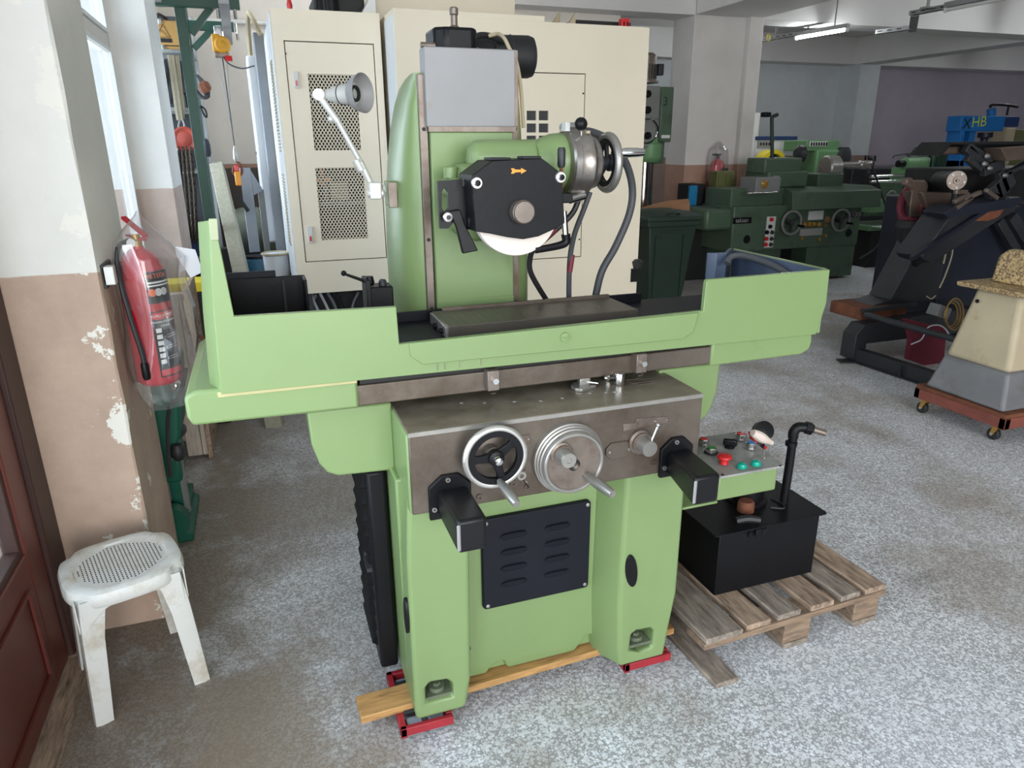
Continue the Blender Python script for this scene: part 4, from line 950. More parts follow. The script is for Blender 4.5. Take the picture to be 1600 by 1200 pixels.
# fire extinguisher, its bracket and its plastic bag
EC = V(-.392, 2.655, 0)
ex = thing('fire_extinguisher', 'large red fire extinguisher in a clear plastic bag hung on the left pillar', 'fire extinguisher', (EC.x, EC.y, .865))
up = V(0, 0, 1)
MB().lathe([(.060, 0), (.072, .012), (.075, .03), (.075, .36), (.071, .40), (.058, .435), (.036, .458), (.022, .466), (.020, .475)], (EC.x, EC.y, .865), up, 40).build('cylinder', 'red_ext', ex)
MB().lathe([(.018, 0), (.018, .02), (.014, .024), (.014, .04)], (EC.x, EC.y, 1.338), up, 18).build('valve', 'brass', ex)
MB().beam((EC.x+.035, EC.y-.02, 1.372), (EC.x-.035, EC.y+.06, 1.43), .018, .010).beam((EC.x+.03, EC.y-.02, 1.362), (EC.x-.03, EC.y+.05, 1.372), .018, .008).build('lever', 'red_ext', ex, .002)
MB().lathe([(.014, 0), (.014, .01)], (EC.x-.01, EC.y-.03, 1.355), (0, -1, 0), 14).build('gauge', 'label_white', ex)
MB().tube([EC+V(-.02, -.01, 1.36), EC+V(-.05, -.045, 1.34), EC+V(-.058, -.062, 1.25), EC+V(-.046, -.074, 1.12), EC+V(-.03, -.082, 1.0), EC+V(-.028, -.084, .95)], .0085, 10).build('hose', 'rubber', ex)
MB().lathe([(.010, 0), (.013, .01), (.013, .05), (.010, .06)], EC+V(-.028, -.084, .90), up, 12).build('nozzle', 'black', ex)
def lab(a0, a1, z0, z1, m, name, r=.0757, par=ex):
    mb = MB(); R_ = []
    for i in range(13):
        t = math.radians(a0+(a1-a0)*i/12); e = V(math.cos(t), math.sin(t), 0)
        R_.append([EC+e*(r-.001)+V(0, 0, z0), EC+e*r+V(0, 0, z0), EC+e*r+V(0, 0, z1), EC+e*(r-.001)+V(0, 0, z1)])
    return mb.loft(R_).build(name, m, par)
A0 = -78; A1 = -8
lab(A0, A1, 1.155, 1.262, 'black', 'upper_label'); lab(A0, A1, .898, 1.128, 'black', 'lower_label')
lab(A0+3, A1, 1.100, 1.124, 'pure_red', 'label_band', .0761); lab(A0+3, A1, .903, .925, 'pure_red', 'label_band', .0761)
def wrap(body, size, ang, z, m, name):
    t = math.radians(ang); e = V(math.cos(t), math.sin(t), 0)
    cu = text(body, size, EC+e*.0764+V(0, 0, z), V(-math.sin(t), math.cos(t), 0), up, m, name, ex, .0002)
    off = V(EC.x, EC.y, 0)-root_loc(ex)
    for v in cu.data.vertices:           # bend the line round the cylinder
        q = v.co-off; tx = q.dot(V(-math.sin(t), math.cos(t), 0)); rr = q.dot(e); a = t+tx/.0764
        v.co = off+V(math.cos(a)*rr, math.sin(a)*rr, q.z)
wrap('METEOR', .021, -48, 1.246, 'orange', 'lettering'); wrap('KURU KİMYEVİ', .0125, -46, 1.112, 'text_white', 'lettering')
wrap('YANGIN SÖNDÜRME', .0098, -46, 1.091, 'text_white', 'lettering'); wrap('CİHAZI', .010, -46, 1.077, 'text_white', 'lettering')
for k, a in enumerate((-66, -50, -34)):
    t = math.radians(a); e = V(math.cos(t), math.sin(t), 0)
    MB().cyl(EC+e*.0755+V(0, 0, 1.192), EC+e*.0768+V(0, 0, 1.192), .013, n=20).build('label_disc', 'orange' if k == 0 else 'label_white', ex)
lab(A0+4, A1, 1.222, 1.228, 'text_white', 'label_line', .0761); lab(A0+4, A1, 1.212, 1.217, 'text_white', 'label_line', .0761)
for k in range(6): lab(-72, -58, .945+k*.022, .960+k*.022, 'text_white', 'pictogram', .0761)
for k in range(3): wrap(str(3-k), .012, -52, .962+k*.038, 'text_white', 'lettering')
for k in range(3): lab(-47, -14, .958+k*.038, .961+k*.038, 'text_grey', 'label_line', .0761); lab(-47, -18, .966+k*.038, .969+k*.038, 'text_grey', 'label_line', .0761)
br = thing('extinguisher_bracket', 'small grey steel wall bracket on the pillar edge behind the extinguisher', 'bracket', (-.47, 2.60, 1.22))
MB().box(-.487, -.452, 2.53, 2.57, 1.235, 1.295).build('hook_plate', 'silver_paint', br, .003); MB().box(-.489, -.478, 2.53, 2.66, 1.225, 1.30).build('back_plate', 'dark_grey', br, .002)
bag = MB(); R_ = []; nb = 40
random.seed(3); ph = [random.uniform(0, 6.28) for _ in range(8)]
for z, r, dx_, dy in ((1.455, .004, .02, 0), (1.435, .012, .015, 0), (1.40, .042, .01, 0), (1.355, .075, .01, 0), (1.30, .086, .01, 0), (1.22, .088, .014, 0), (1.12, .090, .02, 0), (1.02, .090, .018, 0), (.93, .088, .012, 0), (.86, .082, .01, 0), (.81, .07, .01, 0), (.775, .06, .012, 0)):
    row = []
    for i in range(nb):
        t = 2*PI*i/nb; k = 1+.10*math.sin(3*t+ph[0]+z*9)+.06*math.sin(7*t+ph[1]-z*14)+.04*math.sin(13*t+ph[2]+z*30)
        rr = r*k if r < .07 else max(r*k*(1.05), .0795)
        e = V(math.cos(t), math.sin(t), 0)
        if e.x > .3 and .85 < z < 1.33: rr += .045*max(0, e.x-.3)*(1+.3*math.sin(z*25))
        q = EC+V(dx_, dy, z)+e*rr
        q.x = max(q.x, -.484); row.append(q)
    R_.append(row)
bag.loft(R_, caps=False)
bg_ = bag.build('plastic_bag', 'plastic_film', None, loc=(EC.x, EC.y, .775)); tag(bg_, 'clear crinkled plastic bag pulled over the big red extinguisher', 'bag')
fl = MB().plate([pt(305, 390, y=2.66), pt(317, 425, y=2.66), pt(298, 434, y=2.655), pt(276, 400, y=2.655), pt(273, 385, y=2.655)], .0012); fl.build('bag_corner', 'milky_film', bg_, label='folded bluish corner sticking out')

# ================================================================ machining centre behind the grinder
random.seed(11)
CN = thing('machining_centre', 'large beige enclosed machining centre with mesh vented doors behind the grinder', 'machine', (1.4, 5.6, 0))
c5 = lambda u, v: pt(u, v, y=5.0)
X0, X1, ZB, ZT = .208, .872, .69, 2.452
d0, d1 = c5(441, 68), c5(602, 409)
DX0, DX1, DZ0, DZ1 = .270, .826, .905, 2.275
MB().box(X0, X1, 5.14, 6.4, ZB, ZT).build('cabinet', 'beige_paint', CN, .006)
MB().box(.30, .80, 5.12, 5.138, .92, 2.26).build('cabinet_inside', 'black_void', CN)
holed(X0, X1, ZB, ZT, [(DX0, DX1, DZ0, DZ1)], 4.995, 5.14).build('cabinet_face', 'beige_paint', CN)
v1 = (c5(480, 116).x+.004, c5(557, 117).x-.004, c5(485, 235).z, c5(516, 116).z); v2 = (c5(492, 262).x+.002, c5(568, 262).x, c5(535, 374).z, c5(527, 262).z)
def vent_door(name, x0, x1, z0, z1, holes, y):
    dr = holed(x0+.006, x1-.006, z0+.006, z1-.006, holes, y, y+.018).build(name, 'beige_paint', CN, label='beige cabinet door with mesh vents')
    for hx0, hx1, hz0, hz1 in holes:
        mb = MB(); w_, h_ = .0225, .034; t = .0016
        nx = int((hx1-hx0)/w_)+2; nz = int((hz1-hz0)/h_)+2
        for k in range(-nz, nx+1):
            for sgn in (1, -1):
                # diagonal strand x = hx0 + w(k + s), z = hz0 + h*s  (or mirrored), clipped to the opening
                a, b = (0, nz) 
                if sgn == 1: lo_, hi_ = max(0, -k), min((hz1-hz0)/h_, (hx1-hx0)/w_-k)
                else: lo_, hi_ = max(0, -k), min((hz1-hz0)/h_, (hx1-hx0)/w_-k)
                if hi_ <= lo_: continue
                f = lambda s_: V((hx0+w_*(k+s_)) if sgn == 1 else (hx1-w_*(k+s_)), y+.010, hz0+h_*s_)
                mb.beam(f(lo_), f(hi_), .006, t*2.6, (0, 1, 0))
        mb.build('vent_mesh', 'beige_paint', dr, kind='stuff', smooth=False)
    return dr
vd = vent_door('cabinet_door', DX0, DX1, DZ0, DZ1, [v1, v2], 5.0)
for (u0, v0), (u1, v1_) in (((457, 112), (468, 138)), ((479, 354), (490, 379))):
    a, b = c5(u0, v0), c5(u1, v1_)
    h_ = MB().box(a.x, b.x, 4.985, 5.0, b.z, a.z).build('latch', 'label_white', vd, .003)
    MB().box(a.x+.012, b.x-.012, 4.978, 4.986, b.z+.012, b.z+.045).build('latch_button', 'pure_red', vd, .002)
for u, v in ((446, 84), (476, 401)): p = c5(u, v); MB().cyl((p.x, 4.996, p.z), (p.x, 5.002, p.z), .006, n=10).build('door_screw', 'black', vd)
# parts glimpsed through the lower mesh
i5 = lambda u, v: pt(u, v, y=5.08)
MB().box(i5(492, 281).x, i5(516, 281).x, 5.06, 5.09, i5(505, 284).z, i5(505, 277).z).box(i5(500, 280).x, i5(505, 280).x, 5.06, 5.09, i5(505, 290).z, i5(505, 264).z).build('yellow_valve', 'amber', CN)
MB().box(i5(516, 290).x, i5(543, 290).x, 5.07, 5.11, i5(530, 312).z, i5(530, 285).z).build('inner_box', 'ped_beige', CN)
MB().box(i5(495, 317).x, i5(570, 317).x, 5.05, 5.08, i5(530, 320).z, i5(530, 314).z).build('inner_rail', 'grey_paint', CN)
MB().box(i5(507, 310).x, i5(513, 310).x, 5.07, 5.10, i5(510, 312).z, i5(510, 285).z).build('inner_pipe', 'grey_paint', CN)
# left flank: vented side sheet and second panel behind it
MB().box(X0-.012, X0, 5.02, 6.35, .70, 2.43).build('side_sheet', 'cnc_side', CN, .003)
for z0, z1 in ((1.62, 2.20), (1.0, 1.50)):
    vs_ = MB()
    n_ = int((z1-z0)/.022)
    for k in range(n_): vs_.box(X0-.018, X0-.012, 5.16, 5.42, z0+k*.022, z0+k*.022+.010)
    vs_.build('side_louvres', 'ped_beige', CN, kind='stuff')
MB().box(.12, .20, 6.40, 6.62, .6, 2.5).build('side_channel', 'grey_strip', CN, .01)
MB().box(.05, .15, 6.64, 7.6, .85, 2.36).build('side_door', 'cnc_side', CN, .02)
MB().cyl((.045, 6.8, 1.6), (.05, 6.8, 1.6), .012).build('side_knob', 'black', CN)
MB().tube([V(.17, 6.2, 2.46), V(.12, 6.3, 2.60), V(.10, 6.5, 2.62), V(.09, 6.7, 2.4), V(.10, 6.75, 2.3)], .018, 8).build('side_conduit', 'ped_beige', CN)
# base and hoses under the cabinet
MB().box(.32, 2.6, 5.35, 6.6, 0, .70).build('machine_bed', 'black_matte', CN, .01)
for x in (.22, .78): MB().box(x, x+.08, 5.1, 5.2, 0, .69).build('cabinet_foot', 'dark_grey', CN)
for k, (us, m_) in enumerate((([(484, 455), (492, 475), (505, 500)], 'cnc_side'), ([(500, 458), (511, 480), (520, 500)], 'cnc_side'), ([(512, 458), (522, 475), (530, 498)], 'grey_strip'), ([(494, 460), (488, 480), (496, 500)], 'grey_strip'), ([(480, 472), (486, 481), (500, 490)], 'tape_blue'), ([(560, 456), (552, 474), (548, 495)], 'grey_strip'), ([(520, 456), (531, 470), (538, 496)], 'rubber'))):
    MB().tube([pt(u, v, y=5.2+.02*k) for u, v in us], .010, 8).build('hose', m_, CN)
# right, forward section
RX0, RX1, RZ = .905, 2.655, 2.405
c4 = lambda u, v: pt(u, v, y=4.7)
ra, rb = c4(915, 115), c4(912, 401)
RD = (1.28, ra.x, rb.z, ra.z)
MB().box(RX0, RX1, 4.82, 6.5, .06, RZ).build('enclosure', 'beige_paint', CN, .006)
holed(RX0, RX1, .06, RZ, [RD], 4.695, 4.82).build('enclosure_face', 'beige_paint', CN)
xs_ = pt(851, 30, y=4.7).x; zs_ = pt(851, 25, y=4.7).z
MB().box(RX0, xs_, 4.695, 6.5, RZ-.002, zs_).build('raised_roof', 'beige_paint', CN, .003)
MB().box(RX0-.004, RX0, 4.70, 5.0, .06, RZ).build('return_sheet', 'cnc_side', CN)
sq = []
for i, (ua, ub) in enumerate(((823, 838), (842, 857))):
    for va, vb in ((173, 188), (193, 207), (212, 226), (231, 246)):
        a, b = c4(ua, va), c4(ub, vb); sq.append((a.x, b.x, b.z, a.z))
xs0, xs1 = sq[0][0], sq[4][1]
rd = holed(RD[0]+.006, RD[1]-.006, RD[2]+.006, RD[3]-.006, sq, 4.70, 4.718).build('cabinet_door', 'beige_paint', CN, label='beige door with small square windows')
MB().box(xs0-.02, xs1+.02, 4.722, 4.73, sq[3][2]-.02, sq[0][3]+.02).build('window_back', 'dark_grey', CN)
for u, v in ((911, 146), (905, 374)): p = c4(u, v); MB().cyl((p.x, 4.696, p.z), (p.x, 4.702, p.z), .006, n=10).build('door_screw', 'black', rd)
# upper works on the roof
e = lambda u, v, y: pt(u, v, y=y)
MB().prism([(e(584, -10, 5.3).x, 2.40), (e(805, -10, 5.3).x, 2.40), (e(805, 0, 5.3).x, 3.0), (e(590, 0, 5.3).x, 3.0)], 'xz', 5.3, 6.3).build('head_cover', 'beige_paint', CN, .006)
MB().prism([(e(560, 18, 5.2).x, 2.45), (e(585, 18, 5.2).x, 2.45), (e(585, 0, 5.2).x, 2.62)], 'xz', 5.15, 5.3).build('gusset', 'white', CN)
MB().box(.52, .83, 5.3, 5.9, 2.45, 2.62).build('servo_motor', 'black_matte', CN, .01)
MB().lathe([(.05, 0), (.05, .14), (.03, .16)], (.60, 5.2, 2.45), (0, 0, 1), 18).build('roof_valve', 'black', CN)
MB().tube([V(.50, 5.2, 2.46), V(.51, 5.18, 2.56), V(.56, 5.18, 2.60), V(.64, 5.2, 2.58)], .013, 8).build('roof_hose', 'rubber', CN)
MB().lathe([(.014, 0), (.018, .02), (.012, .05)], pt(453, 14, y=5.1), (0, 0, 1), 12).build('red_eyebolt', 'pure_red', CN)
zr = RZ
for u in (866, 890):
    a = pt(u, 40, y=4.9)
    MB().prism([(a.x-.06, zr), (a.x, zr), (a.x, zr+.08)], 'xz', 4.8, 4.84).build('roof_lug', 'ped_beige', CN, .002)
MB().box(pt(893, 40, y=5.0).x, 2.645, 4.95, 5.2, zr, zr+.065).build('roof_rail', 'black_matte', CN)
a = pt(975, 42, y=4.8)
MB().box(a.x-.028, a.x+.032, 4.78, 4.83, zr-.003, zr+.062).build('red_clamp', 'pure_red', CN, .004)
MB().box(a.x-.016, a.x-.008, 4.775, 4.781, zr+.015, zr+.04).box(a.x+.012, a.x+.020, 4.775, 4.781, zr+.015, zr+.04).build('clamp_slot', 'black', CN)
q = c4(985, 430)
MB().box(2.60, 2.652, 4.685, 4.694, q.z-.05, q.z+.05).build('cable_slot', 'black_void', CN)
MB().lathe([(.03, 0), (.045, .05), (.02, .07)], (2.65, 4.69, q.z+.05), (0, 0, 1), 14).build('black_boot', 'rubber', CN)

# ================================================================ back left corner: hoist frame, shelving, stores
hf = thing('hoist_gantry', 'dark green steel post and arm frame of a small hoist, back left', 'frame', (-.27, 5.9, 0))
p = lambda u, v, y=5.9: pt(u, v, y=y)
px = p(300, 150).x
MB().box(px-.034, px+.034, 5.87, 5.94, 0, 3.3).build('post', 'dark_green', hf, .003)
za = p(360, 6).z
MB().box(-1.05+.3, p(374, 5).x, 5.80, 5.87, za-.045, za+.06).build('arm', 'dark_green', hf, .003)
zb = pt(330, 41, y=6.9).z
MB().box(px-.04, pt(365, 41, y=6.9).x, 6.87, 6.93, zb-.035, zb+.035).build('arm', 'dark_green', hf, .003)
MB().box(px-.075, px-.01, 6.86, 6.93, 0, 3.3).build('post', 'dark_green', hf, .003)
MB().beam(p(299, 53), p(331, 10), .05, .045).build('brace', 'dark_green', hf, .002)
MB().beam(pt(303, 76, y=6.9), pt(333, 44, y=6.9), .05, .045).build('brace', 'dark_green', hf, .002)
MB().box(px-.20, px-.10, 5.79, 5.80, za-.03, za+.12).build('joint_plate', 'shelf_grey', hf, .002)
ry = lambda u, v: pt(u, v, z=za+.05)
ra_, rb_ = pt(350, 0, y=5.6), pt(344, 46, y=7.0)
MB().beam((ra_.x, 5.3, za-.075), (ra_.x-.02, 7.3, za-.075), .065, .05).build('rail', 'aluminium', hf, .003)
for y in (5.82, 6.9):
    for s_ in (-.05, .06): MB().cyl((ra_.x+s_, y, za-.11), (ra_.x+s_, y, za+.02), .012, n=8).build('rail_bolt', 'chrome', hf)
# hoist
hz = pt(345, 70, y=6.3)
ht = thing('electric_hoist', 'yellow electric hoist hanging from the rail with its cable and hook', 'hoist', (hz.x, 6.3, 1.3))
MB().lathe([(.045, 0), (.06, .01), (.06, .10), (.045, .11)], (hz.x+.01, 6.25, hz.z), (0, 1, 0), 26).box(hz.x-.06, hz.x+.0, 6.26, 6.35, hz.z-.05, hz.z+.07).build('body', 'hoist_yellow', ht, .008)
MB().lathe([(.022, 0), (.026, .004), (.012, .01)], (hz.x+.012, 6.243, hz.z), (0, -1, 0), 16).build('cover_boss', 'hoist_yellow', ht)
MB().box(hz.x-.035, hz.x+.02, 6.28, 6.33, hz.z+.05, za-.09).build('hanger', 'chrome', ht, .003)
MB().box(hz.x-.05, hz.x+.05, 6.27, 6.33, hz.z-.09, hz.z-.055).build('guide', 'steel_rust', ht, .004)
hk = pt(368, 240, y=6.3)
MB().tube([V(hz.x, 6.3, hz.z-.06), V((hz.x+hk.x)/2, 6.3, (hz.z+hk.z)/2), V(hk.x, 6.3, hk.z)], .005, 6, 0).build('cable', 'dark_grey', ht)
MB().tube([V(hz.x-.04, 6.3, hz.z-.07), pt(362, 200, y=6.3)], .0025, 5, 0).tube([V(hz.x+.03, 6.3, hz.z-.07), pt(360, 160, y=6.3)], .0025, 5, 0).build('guide_wire', 'grey_strip', ht)
MB().lathe([(.012, 0), (.022, .02), (.018, .08), (.006, .12)], (hk.x, 6.3, hk.z-.06), (0, 0, 1), 12).build('weight', 'steel', ht)
MB().tube([V(hk.x, 6.3, hk.z-.06), V(hk.x+.03, 6.3, hk.z-.09), V(hk.x+.03, 6.3, hk.z-.15), V(hk.x-.01, 6.3, hk.z-.17), V(hk.x-.035, 6.3, hk.z-.14), V(hk.x-.025, 6.3, hk.z-.1)], .010, 8).build('hook', 'rust', ht)
MB().tube([pt(347, 86, y=6.28), pt(358, 100, y=6.25), pt(378, 107, y=6.2), pt(397, 103, y=6.1)], .006, 6).build('supply_cable', 'dark_grey', ht)
MB().lathe([(.02, 0), (.02, .05)], pt(352, 91, y=6.25), (1, 0, 0), 10).build('red_switch', 'pure_red', ht)
pz = pt(372, 276, y=6.3)
pq = thing('hoist_control', 'orange and red hoist pendant switch hanging below the hook', 'pendant switch', (pz.x, 6.3, pz.z-.1))
MB().box(pz.x-.025, pz.x+.02, 6.28, 6.32, pz.z-.07, pz.z+.04).build('box', 'amber', pq, .008); MB().box(pz.x-.02, pz.x+.015, 6.285, 6.315, pz.z+.04, pz.z+.09).build('top', 'pure_red', pq, .006)
MB().tube([V(pz.x, 6.3, pz.z+.09), V(hk.x, 6.3, hk.z-.15)], .004, 6, 0).build('lead', 'rubber', pq)
# shelving
shf = thing('shelving_unit', 'grey steel shelving in the back left corner loaded with lifting gear', 'shelf', (-.5, 7.0, 0))
sy = 7.0
for z in (.30, .72, pt(265, 262, y=sy).z-.02, pt(265, 168, y=sy).z, pt(265, 78, y=sy).z):
    MB().box(-.755, -.36, 6.95, 7.55, z-.03, z).build('shelf_board', 'shelf_grey', shf, .003)
for x in (-.75, -.375):
    for y in (6.95, 7.52): MB().box(x-.012, x+.02, y, y+.03, 0, 2.75).build('upright', 'shelf_grey', shf, .002)
MB().box(-.755, -.36, 7.55, 7.56, .3, 2.75).build('back_sheet', 'dark_grey', shf)
z5 = pt(265, 78, y=sy).z; z4 = pt(265, 168, y=sy).z; z3 = pt(265, 262, y=sy).z-.02
bx0, bx1 = pt(237, 50, y=6.97).x, pt(284, 50, y=6.97).x
wb = thing('wooden_case', 'yellowish wooden case with black print on the top shelf', 'box', ((bx0+bx1)/2, 7.1, z5))
zt_ = pt(260, 31, y=6.97).z
MB().box(bx0, bx1, 6.97, 7.3, z5, zt_).build('body', 'box_wood', wb, .004)
MB().box(bx0, bx1, 6.965, 6.97, zt_-.005, zt_).build('lid_edge', 'brown_tube', wb)
for z in (zt_-.015, z5+.012): MB().box(bx0+.06, bx0+.085, 6.958, 6.97, z-.02, z+.02).build('clasp', 'chrome', wb, .002)
cxl, czl = (bx0+bx1)/2-.02, (z5+zt_)/2
MB().box(cxl-.07, cxl+.05, 6.967, 6.9695, czl-.058, czl-.028).build('printed_bar', 'text_black', wb)
for a, b in (((-.065, -.02), (-.005, .075)), ((-.005, .075), (.04, -.02)), ((-.065, -.02), (.04, -.02)), ((-.02, .03), (.025, -.02))):
    MB().beam((cxl+a[0], 6.968, czl+a[1]), (cxl+b[0], 6.968, czl+b[1]), .002, .006, (0, 1, 0)).build('printed_mark', 'text_black', wb)
MB().box(cxl-.06, cxl+.10, 6.967, 6.9695, czl-.085, czl-.078).build('printed_line', 'text_black', wb)
MB().box(bx1-.03, bx1-.018, 6.967, 6.9695, z5+.05, zt_-.04).build('printed_line', 'text_black', wb)
tag(MB().tube([V(bx0+.03, 7.1, zt_+.01), V(bx0+.06, 7.05, zt_+.05), V(bx0+.12, 7.08, zt_+.02), V(bx0+.09, 7.2, zt_+.03), V(bx0+.04, 7.15, zt_+.015)], .012, 6).build('wire_bundle', 'rubber'), 'small black wire bundle on top of the wooden case', 'wire')
# slings hanging over the second shelf
def sling(pts, w_, name, m, label, y):
    P_ = [pt(u, v, y=y) for u, v in pts]; mb = MB(); R_ = []
    for q in P_: R_.append([q+V(-w_, 0, 0), q+V(-w_*.3, -.012, 0), q+V(w_*.3, -.004, 0), q+V(w_, -.012, 0), q+V(w_, .012, 0), q+V(-w_, .012, 0)])
    o = mb.loft(R_).build(name, m); tag(o, label, 'sling', 'lifting slings on the shelving'); return o
sling([(266, 86), (270, 110), (274, 140), (278, 170), (281, 188)], .026, 'lifting_sling', 'sling', 'pale webbing sling hanging from the shelf, left one of the pair', 6.86)
sling([(275, 87), (278, 110), (281, 140), (284, 165), (284, 186)], .022, 'lifting_sling', 'sling', 'pale webbing sling hanging from the shelf, right one of the pair', 6.88)
o = MB().tube([pt(249, 88, y=6.90), pt(252, 120, y=6.90), pt(256, 145, y=6.90), pt(263, 158, y=6.90), pt(269, 148, y=6.90), pt(268, 120, y=6.90), pt(262, 92, y=6.90)], .026, 8).build('lifting_sling', 'dark_grey'); tag(o, 'dark grey round sling looping down at the left of the pale pair', 'sling', 'lifting slings on the shelving')
MB().tube([pt(281, 186, y=6.86), pt(279, 200, y=6.84), pt(284, 206, y=6.84), pt(288, 196, y=6.84), pt(284, 186, y=6.86)], .008, 8).build('sling_shackle', 'steel')['label'] = 'steel shackle joining the two pale slings'
bpy.context.scene.objects['sling_shackle']['category'] = 'shackle'
dz = pt(289, 217, y=6.80)
rdsc = thing('chain_hoist', 'round orange red chain hoist cover hanging with its chain below the slings', 'chain hoist', (dz.x, 6.8, dz.z-.8))
MB().lathe([(.075, 0), (.098, .012), (.100, .03), (.085, .038), (.078, .034), (.06, .032), (.05, .038), (.0001, .042)], (dz.x, 6.83, dz.z), (-.05, -1, -.05), 34).build('cover', 'red_disc', rdsc)
MB().lathe([(.06, 0), (.06, .08)], (dz.x, 6.84, dz.z), (0, 1, 0), 22).build('gear_case', 'black', rdsc)
def chain(pts, name, par, n, r=.012):
    mb = MB(); P_ = [Vector(q) for q in pts]
    tot = sum((P_[i+1]-P_[i]).length for i in range(len(P_)-1))
    for k in range(n):
        s_ = tot*k/n; i = 0
        while i < len(P_)-2 and s_ > (P_[i+1]-P_[i]).length: s_ -= (P_[i+1]-P_[i]).length; i += 1
        d = (P_[i+1]-P_[i]).normalized(); c = P_[i]+d*s_
        sd = V(1, 0, 0) if k % 2 else V(.3, 1, 0)
        mb.tube([c-d*.022+sd*r, c+d*.022+sd*r, c+d*.03, c+d*.022-sd*r, c-d*.022-sd*r, c-d*.03, c-d*.022+sd*r], .005, 5, 2)
    return mb.build(name, 'chain', par, kind='stuff')
for k in range(4):
    chain([pt(280+k*6, 235, y=6.80-.02*k), pt(285+k*6.5, 300, y=6.80-.02*k), pt(293+k*5, 380, y=6.80-.01*k)], 'chain', rdsc, 26, .010)
# more stores: crates and small parts (each its own thing)
def store(name, label, cat, x, y, z, sx, sy_, sz, m, group='stores on the back shelving'):
    mb = MB().prism([(x-sx*.94, z), (x+sx*.94, z), (x+sx, z+sz), (x-sx, z+sz)], 'xz', y-sy_, y+sy_)
    t = thing(name, label, cat, (x, y, z), group); mb.build('body', m, t, .006)
    MB().box(x-sx-.006, x+sx+.006, y-sy_-.006, y+sy_+.006, z+sz-.018, z+sz).build('rim', m, t, .004); return t
zz = lambda v, y=7.1: pt(265, v, y=y).z
store('tool_case', 'black tool case on the middle shelf beside the post', 'case', -.415, 7.2, z3, .05, .1, .26, 'black_matte')
store('parts_box', 'white parts box at the left of the middle shelf', 'box', -.66, 7.2, z3, .07, .1, .30, 'label_white')
store('machine_vice', 'small dark blue machine vice on the middle shelf', 'vice', -.58, 7.05, z3, .05, .06, .13, 'dark_navy')
store('cable_drum', 'brown and black cable bundle on the second shelf by the post', 'cable', -.42, 7.1, z4, .06, .1, .12, 'black_matte')
store('blue_print_can', 'blue and white can standing on the second shelf', 'can', -.645, 7.15, z4, .032, .03, .24, 'press_blue')
store('storage_bin', 'blue plastic storage bin on the low shelf', 'bin', -.60, 7.1, .72, .09, .12, .16, 'dark_blue')
store('storage_bin', 'second blue storage bin beside the first on the low shelf', 'bin', -.44, 7.1, .72, .06, .12, .15, 'dark_blue')
store('white_block', 'white drilled plastic block under the middle shelf', 'block', -.64, 7.05, .95, .06, .08, .12, 'cnc_side')
store('grey_case', 'grey metal case on the bottom shelf', 'case', -.55, 7.1, .30, .14, .14, .2, 'grey_paint')
wb2 = MB()
for k in range(5): wb2.tube([pt(308+k*2, 118+k*3, y=6.75), pt(318, 128+k*4, y=6.7), pt(326, 142+k*2, y=6.7), pt(318, 153, y=6.72), pt(306, 148-k*2, y=6.75)], .012, 6)
o = wb2.build('welding_cables', 'rubber'); tag(o, 'bundle of black welding cables hanging at the right of the green post', 'cable')
tag(MB().lathe([(.03, 0), (.045, .02), (.045, .06), (.03, .08)], pt(313, 139, y=6.68), (1, -.3, .4), 14).build('brush_head', 'rust'), 'rusty orange brush head tucked in the black cable bundle', 'brush')
tag(MB().tube([pt(313, 165, y=6.8), pt(321, 172, y=6.8), pt(323, 183, y=6.8), pt(318, 178, y=6.8), pt(313, 166, y=6.8)], .008, 6).build('strap_loop', 'black'), 'small black strap loop below the cable bundle', 'strap')
tag(MB().lathe([(.02, 0), (.03, .03), (.03, .10), (.018, .14)], pt(325, 245, y=6.8), (0, 0, 1), 12).build('pneumatic_valve', 'dark_navy'), 'dark pneumatic valve fixed beside the green post', 'valve')
# leaning timber, tank, barrel, bucket, fixture
lt = MB()
ta, tb_ = pt(340, 262, y=6.6), pt(378, 445, y=5.6)
lt.beam(ta, tb_+(tb_-ta)*1.25, .10, .11, (0, 1, .3))
for v in lt.v: v.z = max(v.z, .0)
tag(lt.build('timber_post', 'timber', None, .004), 'pale square timber post leaning against the back wall', 'post')
rt_ = thing('round_tank', 'grey green horizontal cylindrical tank on legs at the back left', 'tank', (.05, 8.05, 0))
tcz = pt(395, 362, y=7.95).z
MB().lathe([(.05, 0), (.225, .04), (.24, .10), (.24, .60), (.225, .66), (.05, .70)], (-.27, 8.02, tcz), (1, .08, 0), 36).build('shell', 'tank_grey', rt_)
MB().torus((.0, 8.04, tcz), (1, .08, 0), .242, .006, 36, 6).build('weld_seam', 'tank_grey', rt_)
for x in (-.12, .27): MB().box(x-.02, x+.02, 7.9, 8.2, 0, tcz-.18).build('leg', 'dark_grey', rt_)
bb = thing('blue_barrel', 'blue plastic barrel on the floor beside the machining centre', 'barrel', (.0, 6.2, 0))
bz_ = pt(405, 400, y=6.2).z
MB().lathe([(.14, 0), (.16, .03), (.165, .2), (.16, .22), (.165, .24), (.165, bz_-.04), (.15, bz_)], (-.03, 6.2, 0), (0, 0, 1), 30).build('body', 'blue_barrel', bb)
MB().lathe([(.152, 0), (.152, .02), (.13, .022), (.13, .01), (.0001, .01)], (-.03, 6.2, bz_-.005), (0, 0, 1), 30).build('rim', 'black', bb)
bk_ = thing('white_bucket', 'white bucket standing on the blue barrel side, by the grey channel', 'bucket', (.07, 5.95, 0))
wz = pt(427, 392, y=5.95).z
bxx = pt(430, 392, y=5.95).x
MB().lathe([(.075, 0), (.10, wz-.02)], (bxx, 5.95, 0), (0, 0, 1), 28).build('body', 'cnc_side', bk_); MB().torus((bxx, 5.95, wz-.02), (0, 0, 1), .102, .010, 30, 8).build('rim', 'ped_beige', bk_)
